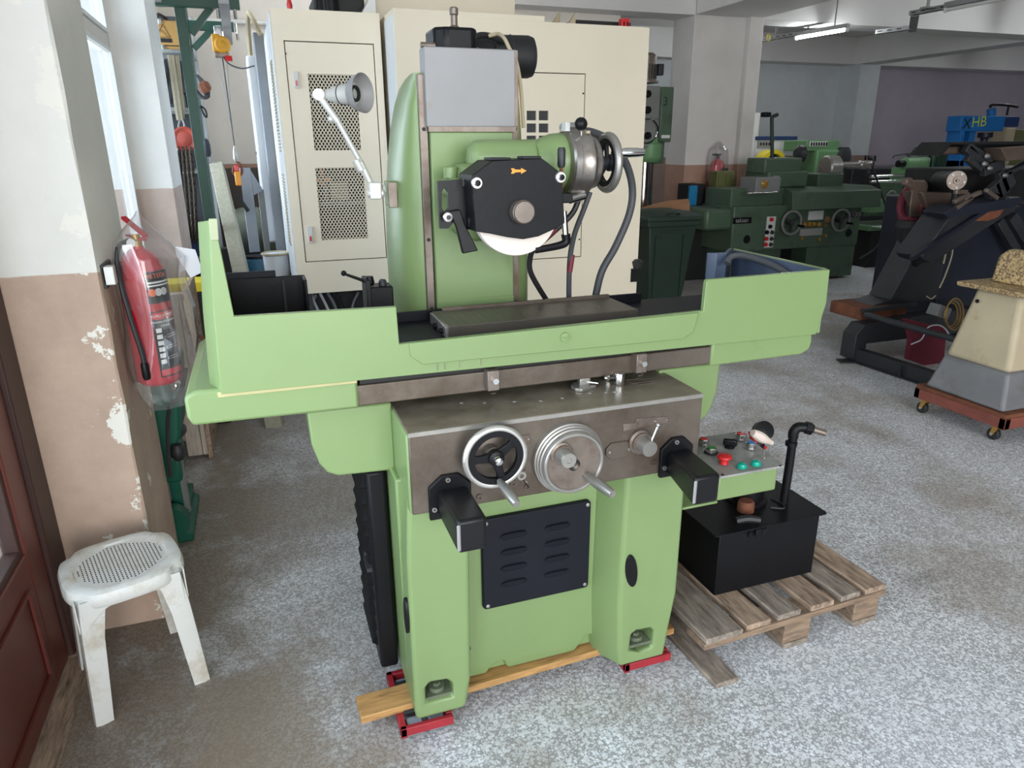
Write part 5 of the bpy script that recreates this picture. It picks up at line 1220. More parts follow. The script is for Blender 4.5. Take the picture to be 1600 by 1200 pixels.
MB().cyl((bxx, 5.95, wz-.05), (bxx, 5.95, wz-.03), .09).build('contents', 'dark_grey', bk_)
fx = thing('grey_fixture', 'grey steel plate bracket standing under the hoist hook', 'bracket', (.0, 6.7, 0))
fa = pt(381, 262, y=6.45)
MB().box(fa.x-.035, fa.x+.05, 6.40, 6.44, 0, fa.z).build('plate', 'grey_strip', fx, .004); MB().prism([(fa.x+.05, fa.z-.02), (fa.x+.13, fa.z-.18), (fa.x+.05, fa.z-.22)], 'xz', 6.40, 6.44).build('ear', 'grey_strip', fx, .003)
MB().box(fa.x+.085, fa.x+.135, 6.5, 6.54, 0, fa.z-.18).build('second_plate', 'grey_paint', fx, .004)
MB().beam(pt(370, 305, y=6.38), pt(388, 330, y=6.38), .03, .03).build('strut', 'black_matte', fx)
tag(MB().box(-.6, .9, 8.34, 8.49, 0, 1.44).build('dark_wall_panel', 'dark_brown', None, .01), 'dark brown panel covering the lower back wall behind the round tank', 'cupboard')  # panel added to turn the lower back wall dark
tag(MB().box(-.36, -.20, 6.0, 6.1, 0, .9).build('dark_panel', 'black_matte', None, .01), 'dark panel standing on the floor beside the green post', 'sheet')  # plain dark panel beside the green post

# green column drill base half hidden behind the first pillar
gm = thing('core_drill', 'dark green drilling machine on a cast base behind the left pillar', 'machine', (-.40, 3.2, 0))
f = lambda u, v, y=3.25: pt(u, v, y=y)
MB().prism([(-.62, .0), (f(311, 830).x, .0), (f(311, 822).x, .035), (f(300, 812).x, .05), (f(297, 780).x, .10), (-.60, .12)], 'xz', 3.05, 3.45).build('foot', 'drill_green', gm, .006)
MB().cyl((f(280, 800).x-.01, 3.04, .10), (f(280, 800).x-.01, 3.10, .10), .075, n=28).build('foot_flange', 'drill_green', gm)
MB().cyl((f(275, 760).x, 3.2, .08), (f(275, 760).x, 3.2, .55), .055, n=20).build('column', 'grey_paint', gm)
MB().box(f(275, 740).x-.015, f(281, 740).x+.01, 3.13, 3.16, .08, .5).build('rack', 'drill_green', gm, .003)
zt1, zt2 = f(280, 735).z, f(270, 600).z
MB().box(-.56, f(287, 720).x, 3.12, 3.36, zt1, zt1+.12).build('sleeve', 'drill_green', gm, .01)
MB().loft([[V(x, y, z) for x, y in ((-.58, 3.12), (x1, 3.12), (x1, 3.4), (-.58, 3.4))] for z, x1 in ((zt1+.10, f(275, 700).x), (zt1+.22, f(287, 670).x), (zt2+.06, f(289, 605).x), (zt2+.12, f(287, 590).x))]).build('gear_head', 'drill_green', gm, .012)
MB().lathe([(.09, 0), (.10, .012), (.10, .03), (.09, .035)], (f(262, 672).x-.02, 3.22, f(275, 676).z), (0, 0, 1), 26).build('collar', 'rubber', gm)
MB().lathe([(.018, 0), (.03, .02), (.03, .05), (.02, .07)], f(280, 718, 3.1), (0, 0, 1), 14).build('lock_knob', 'rubber', gm)
MB().tube([f(266, 745, 3.0), f(262, 690, 2.98), f(264, 640, 2.96), f(275, 625, 2.95), f(286, 600, 2.95), f(291, 575, 2.97)], .008, 8).build('cable', 'rubber', gm)
MB().lathe([(.016, 0), (.022, .01), (.022, .03), (.016, .04)], f(276, 610, 3.0), (0, 0, 1), 14).build('gland', 'chrome', gm)
# crate of laths behind it
cr = thing('slatted_crate', 'pale slatted wooden crate standing on end behind the green drill', 'crate', (-.46, 4.0, 0))
g = lambda u, v, y=4.0: pt(u, v, y=y)
for x in (g(298, 690).x, g(309, 690).x, g(322, 690).x): MB().box(x-.022, x+.018, 3.98, 4.02, .02, .93).build('slat', 'crate_wood', cr, .003)
MB().box(g(325, 690).x-.004, g(331, 690).x, 3.96, 4.45, .0, .95).build('slat', 'pallet_wood_warm', cr, .003)
for z in (.10, .45, .85): MB().box(g(290, 690).x-.06, g(331, 690).x, 4.02, 4.05, z, z+.08).build('rail', 'crate_wood', cr, .003)
MB().tube([g(296, 520, 3.95), g(312, 525, 3.93), g(327, 540, 3.93)], .01, 6).build('strap', 'rust', cr)
yc = pt(240, 0, y=5.4)
tag(MB().box(g(285, 445, 4.5).x-.16, g(288, 445, 4.5).x+.12, 4.5, 4.7, .84, .90).build('yellow_bar', 'yellow', None, .006), 'yellow steel bar lying on top of the dark stand behind the crate', 'bar')
tag(MB().box(-.46, -.30, 4.5, 4.7, .0, .84).build('dark_stand', 'black_matte', None, .01), 'dark stand on the floor behind the slatted crate', 'stand')

# ================================================================ right half of the workshop
random.seed(5)
# pillar drill
pd7 = lambda u, v, y=7.5: pt(u, v, y=y)
dr_ = thing('pillar_drill', 'tall dark green pillar drill with a motor on top, right of the machining centre', 'drill', (4.35, 7.7, 0))
mz0, mz1 = pd7(1022, 128).z, pd7(1022, 80).z; mx = pd7(1022, 105).x
MB().lathe([(.16, 0), (.16, .02), (.125, .03), (.125, (mz1-mz0)*.62), (.130, (mz1-mz0)*.63), (.128, (mz1-mz0)*.9), (.09, mz1-mz0)], (mx, 7.7, mz0), (0, 0, 1), 30).build('motor', 'steel_rust', dr_)
fin = MB()
for k in range(22):
    t = 2*PI*k/22; fin.beam((mx+.128*math.cos(t), 7.7+.128*math.sin(t), mz0+.04), (mx+.128*math.cos(t), 7.7+.128*math.sin(t), mz0+(mz1-mz0)*.6), .008, .012, (math.cos(t), math.sin(t), 0))
fin.build('cooling_fins', 'dark_grey', dr_, kind='stuff')
MB().box(mx+.12, mx+.19, 7.60, 7.68, mz0+.08, mz0+.20).build('terminal_box', 'dark_grey', dr_, .01)
hx0, hx1 = 4.05, pd7(1049, 180).x; hz0, hz1 = pd7(1025, 222).z, pd7(1025, 134).z
MB().box(hx0, pd7(1031, 180).x, 7.50, 8.1, hz0-.06, hz1).build('head', 'grey_paint', dr_, .012)
hd_ = MB().box(pd7(1030, 180).x, hx1, 7.47, 8.1, hz0, hz1-.01).build('head_cover', 'lathe_green', dr_, .012)
for v in (147, 172, 212): MB().lathe([(.04, 0), (.04, .03), (.03, .05)], pd7(1011, v, 7.50), (0, -1, 0), 16).obox(pd7(1011, v, 7.45), (1, 0, .6), (0, 1, 0), (-.6, 0, 1), .10, .02, .025).build('knob', 'black', dr_, .003)
text('3', .13, pd7(1040, 159, 7.464), (1, 0, 0), (0, 0, 1), 'text_black', 'lettering', hd_)
MB().box(pd7(1031, 213).x, pd7(1044, 213).x, 7.462, 7.47, pd7(1037, 216).z, pd7(1037, 211).z).build('plate', 'label_white', dr_)
qx = pd7(1022, 240).x
MB().lathe([(.10, 0), (.135, .03), (.145, .06), (.145, .20), (.13, .22), (.13, .26), (.11, .27)], (qx, 7.62, pd7(1020, 254).z), (0, 0, 1), 28).build('quill_housing', 'lathe_green_bright', dr_)
MB().box(pd7(1031, 240).x-.02, pd7(1045, 240).x, 7.6, 8.0, pd7(1030, 256).z, hz0+.05).build('bracket', 'lathe_green', dr_, .012)
MB().cyl((qx-.02, 7.68, .35), (qx-.02, 7.68, pd7(1020, 252).z+.05), .085, n=24).build('column', 'chrome', dr_)
MB().cyl((qx+.12, 7.8, .35), (qx+.12, 7.8, pd7(1020, 252).z+.1), .05, n=20).build('feed_column', 'dark_grey', dr_)
MB().box(qx-.32, qx+.25, 7.45, 8.05, .0, .22).build('base', 'lathe_green', dr_, .02)
MB().lathe([(.06, 0), (.20, .02), (.22, .07), (.22, .11)], (qx-.02, 7.68, .80), (0, 0, 1), 28).build('table', 'dark_grey', dr_)
MB().torus(pd7(1012, 205, 7.46), (0, 1, .1), .13, .008, 30, 6).build('feed_ring', 'chrome', dr_)
MB().tube([pd7(1013, 190, 7.4), pd7(1022, 186, 7.4), pd7(1030, 185, 7.42)], .008, 6).build('feed_lever', 'chrome', dr_)

# wheelie bin
bn = thing('wheelie_bin', 'dark green two wheeled plastic bin standing right of the machining centre', 'bin', (4.06, 6.72, 0))
bt = lambda x0, x1, y0, y1, z: [V(x0, y0, z), V(x1, y0, z), V(x1, y1, z), V(x0, y1, z)]
B0 = 6.48
MB().loft([bt(3.85, 4.26, B0+.06, 6.98, .03), bt(3.80, 4.325, B0+.02, 7.05, .60), bt(3.775, 4.355, B0, 7.08, .86)]).build('body', 'bin_green', bn, .02)
MB().loft([bt(3.745, 4.385, B0-.03, 7.11, .84), bt(3.745, 4.385, B0-.03, 7.11, .905)]).build('rim', 'bin_green', bn, .015)
MB().loft([bt(3.735, 4.395, B0-.045, 7.12, .90), bt(3.74, 4.39, B0-.04, 7.11, .945), bt(3.82, 4.31, B0+.06, 7.05, .985)]).build('lid', 'bin_green', bn, .012)
MB().tube([V(3.98, B0+.02, .975), V(4.06, B0-.03, .985), V(4.14, B0+.02, .975)], .013, 8).build('lid_handle', 'bin_green', bn)
for x0, x1 in ((3.86, 3.93), (4.19, 4.26)): MB().loft([[V(x0, B0+.005, .75), V(x1, B0+.005, .75), V(x1-.004, B0-.006, .75), V(x0+.004, B0-.006, .75)], [V(x0+.02, B0+.052, .08), V(x1-.01, B0+.052, .08), V(x1-.014, B0+.044, .08), V(x0+.024, B0+.044, .08)]]).build('rib', 'bin_green', bn)
MB().box(3.93, 4.20, B0-.008, B0+.03, .78, .80).build('ridge', 'bin_green', bn, .004)
for x in (3.80, 4.31): MB().cyl((x-.02, 7.05, .10), (x+.02, 7.05, .10), .10, n=22).build('wheel', 'rubber', bn)
# cardboard behind the bin
cbd = MB(); K = lambda u, v, y=7.2: pt(u, v, y=y)
cp_ = [[(990, 330), (1015, 322), (1045, 314), (1076, 311)], [(992, 350), (1018, 340), (1050, 328), (1078, 318)], [(994, 400), (1020, 400), (1050, 400), (1076, 395)]]
R_ = [[K(u, v, 7.15-.03*(i % 2)+.02*j) for i, (u, v) in enumerate(r)] for j, r in enumerate(cp_)]
vs_ = [q for r in R_ for q in r]; mb = MB(); back = [q+V(0, .05, 0) for q in vs_]
fs = []
for j in range(2):
    for i in range(3): a = j*4+i; fs += [(a, a+1, a+5, a+4), (12+a, 12+a+4, 12+a+5, 12+a+1)]
for a, b in ((0, 1), (1, 2), (2, 3), (3, 7), (7, 11), (11, 10), (10, 9), (9, 8), (8, 4), (4, 0)): fs.append((a, b, 12+b, 12+a))
mb.add(vs_+back, fs); tag(mb.build('cardboard_sheet', 'cardboard', None, smooth=False), 'crumpled brown cardboard sheet sticking up behind the wheelie bin', 'cardboard')

# second extinguisher on the main pillar
x2 = pt(1123, 262, y=8.05)
e2 = thing('fire_extinguisher', 'red fire extinguisher in a plastic bag on the far pillar, behind the green cabinet', 'fire extinguisher', (x2.x, 8.08, x2.z-.55))
MB().lathe([(.09, 0), (.10, .02), (.10, .42), (.07, .52), (.02, .56)], (x2.x, 8.08, x2.z-.45), (0, 0, 1), 26).build('cylinder', 'red_ext', e2)
MB().cyl((x2.x, 8.08, x2.z+.10), (x2.x, 8.08, x2.z+.17), .02).box(x2.x-.08, x2.x+.03, 8.06, 8.1, x2.z+.15, x2.z+.17).build('valve', 'black', e2)
MB().box(x2.x-.06, x2.x+.07, 7.97, 7.985, x2.z-.14, x2.z-.05).build('yellow_label', 'yellow', e2); MB().box(x2.x-.01, x2.x+.08, 7.965, 7.98, x2.z-.05, x2.z+.0).build('black_label', 'black', e2)
b2 = MB(); R_ = []
for z, r in ((.32, .01), (.28, .05), (.22, .11), (.1, .125), (-.2, .125), (-.45, .11)):
    R_.append([V(x2.x+math.cos(t*PI/10)*r*(1+.1*math.sin(3*t)), min(8.185, 8.07+math.sin(t*PI/10)*r), x2.z+z) for t in range(20)])
tag(b2.loft(R_, caps=False).build('plastic_bag', 'plastic_film'), 'clear plastic bag over the extinguisher on the far pillar', 'bag')
# cabinets by the pillar
def cab(name, label, x0, x1, y0, y1, z1, m, door=True):
    t = thing(name, label, 'cabinet', ((x0+x1)/2, (y0+y1)/2, 0))
    MB().box(x0, x1, y0, y1, 0, z1).build('body', m, t, .008)
    if door:
        xm = (x0+x1)/2
        for a, b in ((x0+.02, xm-.006), (xm+.006, x1-.02)): MB().box(a, b, y0-.014, y0, .08, z1-.03).build('door', m, t, .004)
        MB().box(xm-.05, xm-.03, y0-.03, y0-.014, z1*.6, z1*.6+.12).build('handle', 'black', t, .003)
    return t
a, b = pt(1121, 268, y=7.78), pt(1149, 268, y=7.78)
cab('olive_cabinet', 'olive green steel cabinet in front of the far pillar', a.x, b.x, 7.78, 7.95, a.z, 'olive')
q0, q1 = pt(1076, 322, y=7.71), pt(1116, 322, y=7.71)
cab('low_cabinet', 'low dark steel cabinet behind the wheelie bin, below the blue board', q0.x, q1.x, 7.71, 7.79, q0.z, 'black_matte', False)
a, b = pt(1080, 288, y=7.85), pt(1105, 288, y=7.85)
cab('dark_cabinet', 'very dark cabinet at the left of the olive green one', a.x, b.x-.02, 7.85, 8.15, a.z, 'black_matte', False)
a, b = pt(1075, 290, y=7.85), pt(1086, 330, y=7.85)
tag(MB().box(a.x, b.x-.02, 7.80, 7.84, 0, a.z).build('blue_board', 'tape_blue', None, .004), 'bright blue board standing at the left of the dark cabinet', 'board')

# cylindrical grinding machine in the middle distance
LY = 7.1
L_ = lambda u, v, y=LY: pt(u, v, y=y)
lt_ = thing('cylindrical_grinder', 'long dull green cylindrical grinding machine with two handwheels in mid distance', 'machine', (6.1, 7.5, 0))
xa, xb = L_(1106, 350).x, L_(1366, 340).x
zt0 = L_(1105, 328).z; zb0 = L_(1105, 362).z
MB().box(xa, L_(1150, 350).x, LY+.05, LY+.6, zb0, zt0).build('end_cover', 'lathe_green', lt_, .04)
b1, b2_ = L_(1146, 330), L_(1338, 330)
z_top, z_mid = L_(1250, 330).z, L_(1250, 388).z
MB().box(L_(1145, 350).x, L_(1345, 340).x, LY, LY+.66, z_mid, zt0+.02).build('front_panel', 'lathe_green', lt_, .015)
MB().box(L_(1262, 400).x, L_(1336, 400).x, LY+.02, LY+.66, .03, z_mid+.01).build('right_foot', 'lathe_green', lt_, .01)
MB().box(L_(1150, 400).x, L_(1230, 400).x, LY+.12, LY+.66, .03, z_mid+.01).build('left_foot', 'lathe_green', lt_, .01)
MB().box(L_(1230, 400).x, L_(1262, 400).x, LY+.3, LY+.7, .03, z_mid+.01).build('centre_box', 'black_matte', lt_)
MB().box(L_(1258, 436).x, L_(1318, 436).x, LY+.1, LY+.6, .0, .03).build('foot_pad', 'maroon', lt_)
# sloping apron under the table
A_ = [L_(1230, 328), L_(1367, 322)]
MB().prism([(LY-.10, A_[0].z), (LY-.06, L_(1240, 300).z), (LY+.1, L_(1240, 294).z), (LY+.1, A_[0].z)], 'yz', A_[0].x, A_[1].x).build('table_apron', 'lathe_green', lt_, .01)
MB().box(L_(1150, 315).x, L_(1372, 300).x, LY+.1, LY+.62, zt0, L_(1240, 294).z).build('table', 'lathe_green', lt_, .01)
text('taksan', .070, L_(1159.5, 344.5, LY-.012), (1, 0, 0), (0, 0, 1), 'text_grey', 'lettering', lt_)
q0, q1 = L_(1145, 350), L_(1174, 339)
MB().box(q0.x, q1.x, LY-.010, LY+.002, q0.z, q1.z).build('name_badge', 'black', lt_)
q0, q1 = L_(1321, 340), L_(1348, 331)
MB().box(q0.x, q1.x, LY-.010, LY+.03, q0.z, q1.z).build('model_badge', 'black', lt_)
text('S/1000', .085, ((q0.x+q1.x)/2, LY-.012, (q0.z+q1.z)/2), (1, 0, 0), (0, 0, 1), 'text_grey', 'lettering', lt_)
for u, v, r in ((1237, 348, .135), (1314, 344, .13)):
    c = L_(u, v, LY-.08)
    h = MB().lathe([(.03, -.08), (.03, .02), (.0001, .03)], c, (0, -1, 0), 18).build('handwheel', 'dark_grey', lt_); MB().torus(c, (0, 1, 0), r, .016, 40, 8).build('rim', 'grey_paint', h)
    for a in (30, 150, 270): t = math.radians(a); MB().beam(c, c+V(math.cos(t), 0, math.sin(t))*r, .025, .012, (0, 1, 0)).build('spoke', 'dark_grey', h)
    MB().cyl(c+V(r*.8, 0, -r*.3), c+V(r*.8, -.09, -r*.3), .014).build('grip', 'black', h)
q0, q1 = L_(1193, 387), L_(1212, 338)
pn = MB().box(q0.x, q1.x, LY-.012, LY, q0.z, q1.z).build('button_panel', 'label_white', lt_, .002)
for u, v, m_ in ((1205, 343, 'pure_red'), (1203, 354, 'black'), (1198, 363, 'black'), (1206, 363, 'dark_grey'), (1197, 373, 'pure_red'), (1205, 373, 'dark_grey'), (1196, 382, 'pure_red'), (1204, 382, 'dark_grey')):
    MB().lathe([(.026, 0), (.022, .02), (.0001, .022)], L_(u, v, LY-.012), (0, -1, 0), 14).build('button', m_, pn)
for (u0, v0), (u1, v1_), m_ in (((1262, 344), (1287, 329), 'label_white'), ((1249, 369), (1285, 356), 'text_grey')):
    a, b = L_(u0, v0), L_(u1, v1_); MB().box(a.x, b.x, LY-.006, LY, a.z, b.z).build('data_plate', m_, lt_)
for u in (1256, 1263, 1270, 1278): MB().lathe([(.03, 0), (.03, .03), (.02, .04)], L_(u, 350), (0, -1, 0), 6).build('oil_sight', 'brass', lt_)
MB().lathe([(.04, 0), (.035, .03)], L_(1292, 343), (0, -1, 0), 14).build('knob', 'cardboard', lt_)
for u, v in ((1289, 352), (1289, 368), (1252, 372), (1279, 374)): MB().lathe([(.022, 0), (.02, .02)], L_(u, v), (0, -1, 0), 12).build('knob', 'brass', lt_)
MB().lathe([(.05, 0), (.045, .006), (.0001, .006)], L_(1326, 364), (0, -1, 0), 18).build('port', 'black', lt_)
MB().lathe([(.05, 0), (.045, .006), (.0001, .006)], L_(1167, 374), (0, -1, 0), 18).build('port', 'black', lt_)
# heads on its table
MB().box(L_(1206, 310).x, L_(1268, 310).x, LY+.1, LY+.55, L_(1230, 294).z, L_(1230, 268).z).build('work_head', 'lathe_green', lt_, .02)
MB().box(L_(1208, 260).x, L_(1267, 260).x, LY+.15, LY+.5, L_(1230, 272).z, L_(1230, 247).z).build('head_top', 'lathe_green', lt_, .02)
MB().lathe([(.11, 0), (.13, .02), (.13, .11)], L_(1196, 285, LY+.2), (1, 0, 0), 26).build('motor_end', 'grey_paint', lt_)
MB().box(L_(1176, 300).x, L_(1214, 300).x, LY-.05, LY+.25, L_(1190, 300).z, L_(1190, 277).z).build('front_box', 'grey_paint', lt_, .012)
MB().lathe([(.05, 0), (.03, .03)], L_(1195, 288, LY-.05), (0, -1, 0), 16).build('flower_knob', 'brass', lt_)
MB().lathe([(.13, 0), (.145, .02), (.145, .16), (.05, .2)], L_(1288, 262, LY+.3), (1, -.1, 0), 28).build('chuck', 'steel', lt_)
MB().lathe([(.04, 0), (.04, .28), (.055, .3), (.055, .48)], L_(1314, 258, LY+.35), (1, 0, 0), 20).build('spindle', 'steel', lt_)
MB().box(L_(1290, 300).x, L_(1330, 300).x, LY+.15, LY+.5, L_(1300, 294).z, L_(1300, 272).z).build('tail_block', 'lathe_green', lt_, .015)
MB().torus(L_(1361, 258, LY+.3), (1, -.6, 0), .10, .013, 30, 8).build('tail_handwheel', 'dark_grey', lt_)
MB().cyl(L_(1207, 295, LY+.2), L_(1206, 188, LY+.2), .022, n=12).tube([L_(1206, 190, LY+.2), L_(1207, 183, LY+.2), L_(1215, 179, LY+.2)], .022, 8).build('lamp_post', 'bin_green', lt_)
MB().box(L_(1209, 180).x, L_(1219, 180).x, LY+.15, LY+.24, L_(1212, 182).z, L_(1212, 174).z).build('lamp_head', 'black', lt_, .01)
MB().lathe([(.06, 0), (.10, .03), (.10, .10), (.06, .12)], L_(1243, 240, LY+.3), (1, -.3, 0), 18).build('wheel_cover', 'dark_grey', lt_)
MB().cyl(L_(1168, 302, LY-.05), L_(1215, 300, LY-.05), .012).build('rod', 'chrome', lt_)
MB().tube([L_(1362, 258), L_(1383, 320), L_(1385, 345), L_(1370, 385), L_(1343, 404)], .012, 6).build('cable', 'rubber', lt_)

# machines beyond
Y9 = 9.6
w9 = lambda u, v, y=Y9: pt(u, v, y=y)
wm = thing('white_lathe', 'white machine with a blue top strip and control panel near the far left wall', 'machine', (w9(1205, 240).x, Y9+.2, 0))
a, b = w9(1178, 176), w9(1186, 176)
MB().box(w9(1176, 200).x, w9(1186, 200).x, Y9, Y9+.3, .6, a.z).build('tower', 'white', wm, .01)
MB().box(w9(1180, 220).x, w9(1225, 220).x, Y9-.02, Y9+.4, .4, w9(1200, 216).z).build('headstock', 'white', wm, .012)
MB().box(w9(1180, 215).x, w9(1243, 215).x, Y9-.05, Y9+.3, w9(1200, 219).z, w9(1200, 213).z).build('blue_strip', 'dark_blue', wm, .01)
a, b = w9(1181, 231), w9(1207, 220)
pn = MB().box(a.x, b.x, Y9-.04, Y9-.02, a.z, b.z).build('control_plate', 'text_grey', wm)
for k in range(5): q = w9(1186+k*4.4, 225); MB().box(q.x-.012, q.x+.012, Y9-.05, Y9-.04, q.z-.02, q.z+.02).build('key', 'text_black', pn)
yg = thing('yellow_guard', 'bright yellow curved guard in front of the white machine', 'guard', (w9(1200, 240, 9.2).x, 9.2, .9))
c = w9(1207, 245, 9.2); R_ = []
for k in range(13):
    t = math.radians(10+k*14); R_.append([V(c.x+r*math.cos(t), y, c.z-.06+r*math.sin(t)*.8) for r, y in ((.20, 9.15), (.20, 9.35), (.13, 9.35), (.13, 9.15))])
MB().loft(R_).build('arc', 'yellow', yg); MB().lathe([(.10, 0), (.12, .02), (.12, .1)], (c.x+.02, 9.22, c.z-.06), (0, 1, 0), 22).build('grinding_disc', 'dark_grey', yg)
MB().box(c.x-.15, c.x+.15, 9.1, 9.4, 0, c.z-.14).build('stand', 'dark_grey', yg, .01)
g9 = thing('green_lathe', 'brighter green engine lathe with a white dial plate behind the cylindrical grinder', 'machine', (w9(1290, 240, 9.0).x, 9.0, 0))
Y0 = 8.9; h9 = lambda u, v, y=Y0: pt(u, v, y=y)
MB().box(h9(1260, 225).x, h9(1312, 225).x, Y0, Y0+.5, h9(1285, 236).z, h9(1285, 219).z).build('gearbox_head', 'lathe_green_bright', g9, .015)
a, b = h9(1264, 229), h9(1293, 221); pl_ = MB().box(a.x, b.x, Y0-.012, Y0, a.z, b.z).build('dial_plate', 'label_white', g9, .002)
for k in range(7): q = h9(1267+k*3.9, 225); MB().box(q.x-.014, q.x+.014, Y0-.018, Y0-.012, q.z-.025, q.z+.025).build('symbol', 'text_black', pl_)
MB().box(h9(1272, 250).x, h9(1318, 250).x, Y0-.05, Y0+.5, .5, h9(1285, 234).z).build('headstock', 'lathe_green_bright', g9, .03)
MB().lathe([(.16, 0), (.16, .18), (.1, .2)], h9(1304, 247, Y0+.1), (.4, -1, 0), 26).build('chuck', 'dark_grey', g9)
MB().box(h9(1285, 290).x, h9(1480, 280).x, Y0, Y0+.5, .55, .85).build('bed', 'lathe_green', g9, .01)
MB().box(h9(1290, 290).x, h9(1350, 280).x, Y0, Y0+.5, 0, .6).build('pedestal', 'lathe_green', g9, .01)
MB().box(h9(1430, 290).x, h9(1475, 280).x, Y0, Y0+.5, 0, .6).build('pedestal', 'lathe_green', g9, .01)
Y2 = 7.6; t2 = lambda u, v, y=Y2: pt(u, v, y=y)
g2 = thing('engine_lathe', 'green engine lathe whose tailstock shows left of the dark inclined machine', 'machine', (t2(1440, 300).x, Y2, 0))
MB().box(t2(1362, 300).x, t2(1520, 290).x, Y2, Y2+.45, t2(1420, 330).z, t2(1420, 312).z).build('bed', 'lathe_green_bright', g2, .01)
MB().box(t2(1362, 300).x, t2(1520, 290).x, Y2-.05, Y2+.5, t2(1400, 358).z, t2(1400, 350).z).build('chip_tray', 'lathe_green_bright', g2, .01)
MB().box(t2(1375, 300).x, t2(1425, 290).x, Y2+.05, Y2+.4, 0, t2(1400, 352).z).build('pedestal', 'black_matte', g2, .01)
MB().box(t2(1470, 300).x, t2(1520, 290).x, Y2+.05, Y2+.4, 0, t2(1400, 352).z).build('pedestal', 'black_matte', g2, .01)
MB().lathe([(.06, 0), (.085, .01), (.085, .4), (.07, .43)], t2(1412, 256), (1, 0, 0), 24).build('tailstock_barrel', 'lathe_green_bright', g2)
MB().cyl(t2(1403, 256), t2(1413, 256), .045).build('centre_sleeve', 'black', g2)
MB().loft([[V(x, y, z) for x, y in ((x0, Y2), (x1, Y2), (x1, Y2+.3), (x0, Y2+.3))] for z, x0, x1 in ((t2(1420, 285).z, t2(1418, 280).x, t2(1446, 280).x), (t2(1420, 262).z, t2(1420, 270).x, t2(1440, 270).x))]).build('tailstock', 'lathe_green_bright', g2, .012)
MB().torus(t2(1452, 256, Y2-.02), (1, -.8, 0), .12, .013, 30, 8).build('handwheel', 'black', g2)
MB().box(t2(1410, 300).x, t2(1455, 300).x, Y2-.05, Y2+.4, t2(1430, 312).z, t2(1430, 285).z).build('saddle', 'lathe_green', g2, .012)
MB().cyl(t2(1360, 276), t2(1420, 274), .022).cyl(t2(1360, 284, Y2-.04), t2(1425, 282, Y2-.04), .018).build('rod', 'chrome', g2)
for u in (1352, 1357, 1362, 1367): MB().cyl(t2(u, 252), t2(u+.5, 243), .012, n=8).build('lever', 'black', g2)
MB().torus(t2(1392, 312, Y2-.1), (.2, -1, 0), .115, .012, 30, 8).build('carriage_handwheel', 'grey_paint', g2)
MB().tube([t2(1395, 246), t2(1398, 243), t2(1424, 239), t2(1428, 231), t2(1455, 229)], .012, 6, 0).build('lever_arm', 'dark_grey', g2)
MB().tube([t2(1416, 240), t2(1424, 248)], .01, 6, 0).build('lever_link', 'dark_grey', g2)
tag(MB().box(t2(1362, 350, 7.55).x, t2(1404, 350, 7.55).x, 7.3, 7.55, t2(1380, 353, 7.5).z-.01, t2(1380, 353, 7.5).z).build('paper_sheet', 'cnc_side'), 'white paper sheet lying on the lathe tray, right of the cylindrical grinder', 'paper')
tag(MB().cyl(t2(1378, 372, 7.9), t2(1405, 376, 7.9), .04, n=14).build('grey_pipe', 'grey_strip'), 'short grey pipe lying under the lathe', 'pipe')
sb = thing('spring_rack', 'rack of dark green upright plates behind the lathe tailstock', 'rack', (t2(1470, 255, 8.3).x, 8.3, 0))
q0, q1 = t2(1456, 262, 8.3), t2(1481, 244, 8.3)
MB().box(q0.x, q1.x, 8.3, 8.6, 0, q1.z).build('frame', 'dark_green', sb, .01)
for k in range(6): x = q0.x+.05+k*(q1.x-q0.x-.08)/6; MB().box(x, x+.03, 8.27, 8.31, q0.z+.02, q1.z+.03).build('plate', 'bin_green', sb)

# blue press with its painted letters
PY_ = 9.5; p9 = lambda u, v, y=PY_: pt(u, v, y=y)
bp9 = thing('blue_press', 'blue H-frame press with painted letters standing by the lilac wall', 'press', (p9(1540, 220).x, PY_+.2, 0))
a, b = p9(1499, 206), p9(1572, 181)
MB().box(a.x, b.x, PY_, PY_+.28, p9(1535, 205).z, p9(1535, 181).z).build('head_beam', 'press_blue', bp9, .01)
MB().box(b.x, p9(1597, 190).x, PY_+.05, PY_+.4, p9(1585, 198).z, p9(1585, 182).z).build('side_beam', 'dark_blue', bp9, .01)
MB().box(p9(1498, 230).x, p9(1504, 230).x, PY_, PY_+.28, 0, p9(1535, 204).z).box(p9(1516, 230).x, p9(1525, 230).x, PY_+.05, PY_+.28, 0, p9(1535, 204).z).build('upright', 'press_blue', bp9, .008)
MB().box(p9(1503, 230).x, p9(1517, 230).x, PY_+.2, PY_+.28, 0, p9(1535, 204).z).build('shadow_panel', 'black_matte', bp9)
MB().box(p9(1490, 262).x, p9(1516, 262).x, PY_-.1, PY_+.28, .7, p9(1500, 250).z).box(p9(1490, 262).x, p9(1497, 262).x, PY_-.1, PY_+.28, .7, p9(1493, 242).z).build('bed', 'press_blue', bp9, .01)
MB().cyl(p9(1549, 183, PY_+.15), p9(1549, 170, PY_+.15), .07).build('cylinder', 'press_blue', bp9)
MB().tube([p9(1547, 168), p9(1550, 164), p9(1570, 164), p9(1590, 167)], .022, 8).cyl(p9(1573, 180), p9(1576, 166), .018).build('hose', 'black', bp9)
MB().lathe([(.12, 0), (.12, .08), (.06, .1), (.06, .3)], p9(1540, 207, PY_+.15), (0, 0, -1), 20).build('ram', 'dark_navy', bp9)
text('X', .24, p9(1511, 194, PY_-.006), (1, 0, 0), (0, 0, 1), 'text_black', 'lettering', bp9, sx=1.15)
text('HB', .235, p9(1530, 191, PY_-.006), (1, 0, .06), (0, 0, 1), 'text_yellow', 'lettering', bp9, sx=1.15)
a, b = p9(1568, 225, 10.1), p9(1588, 200, 10.1)
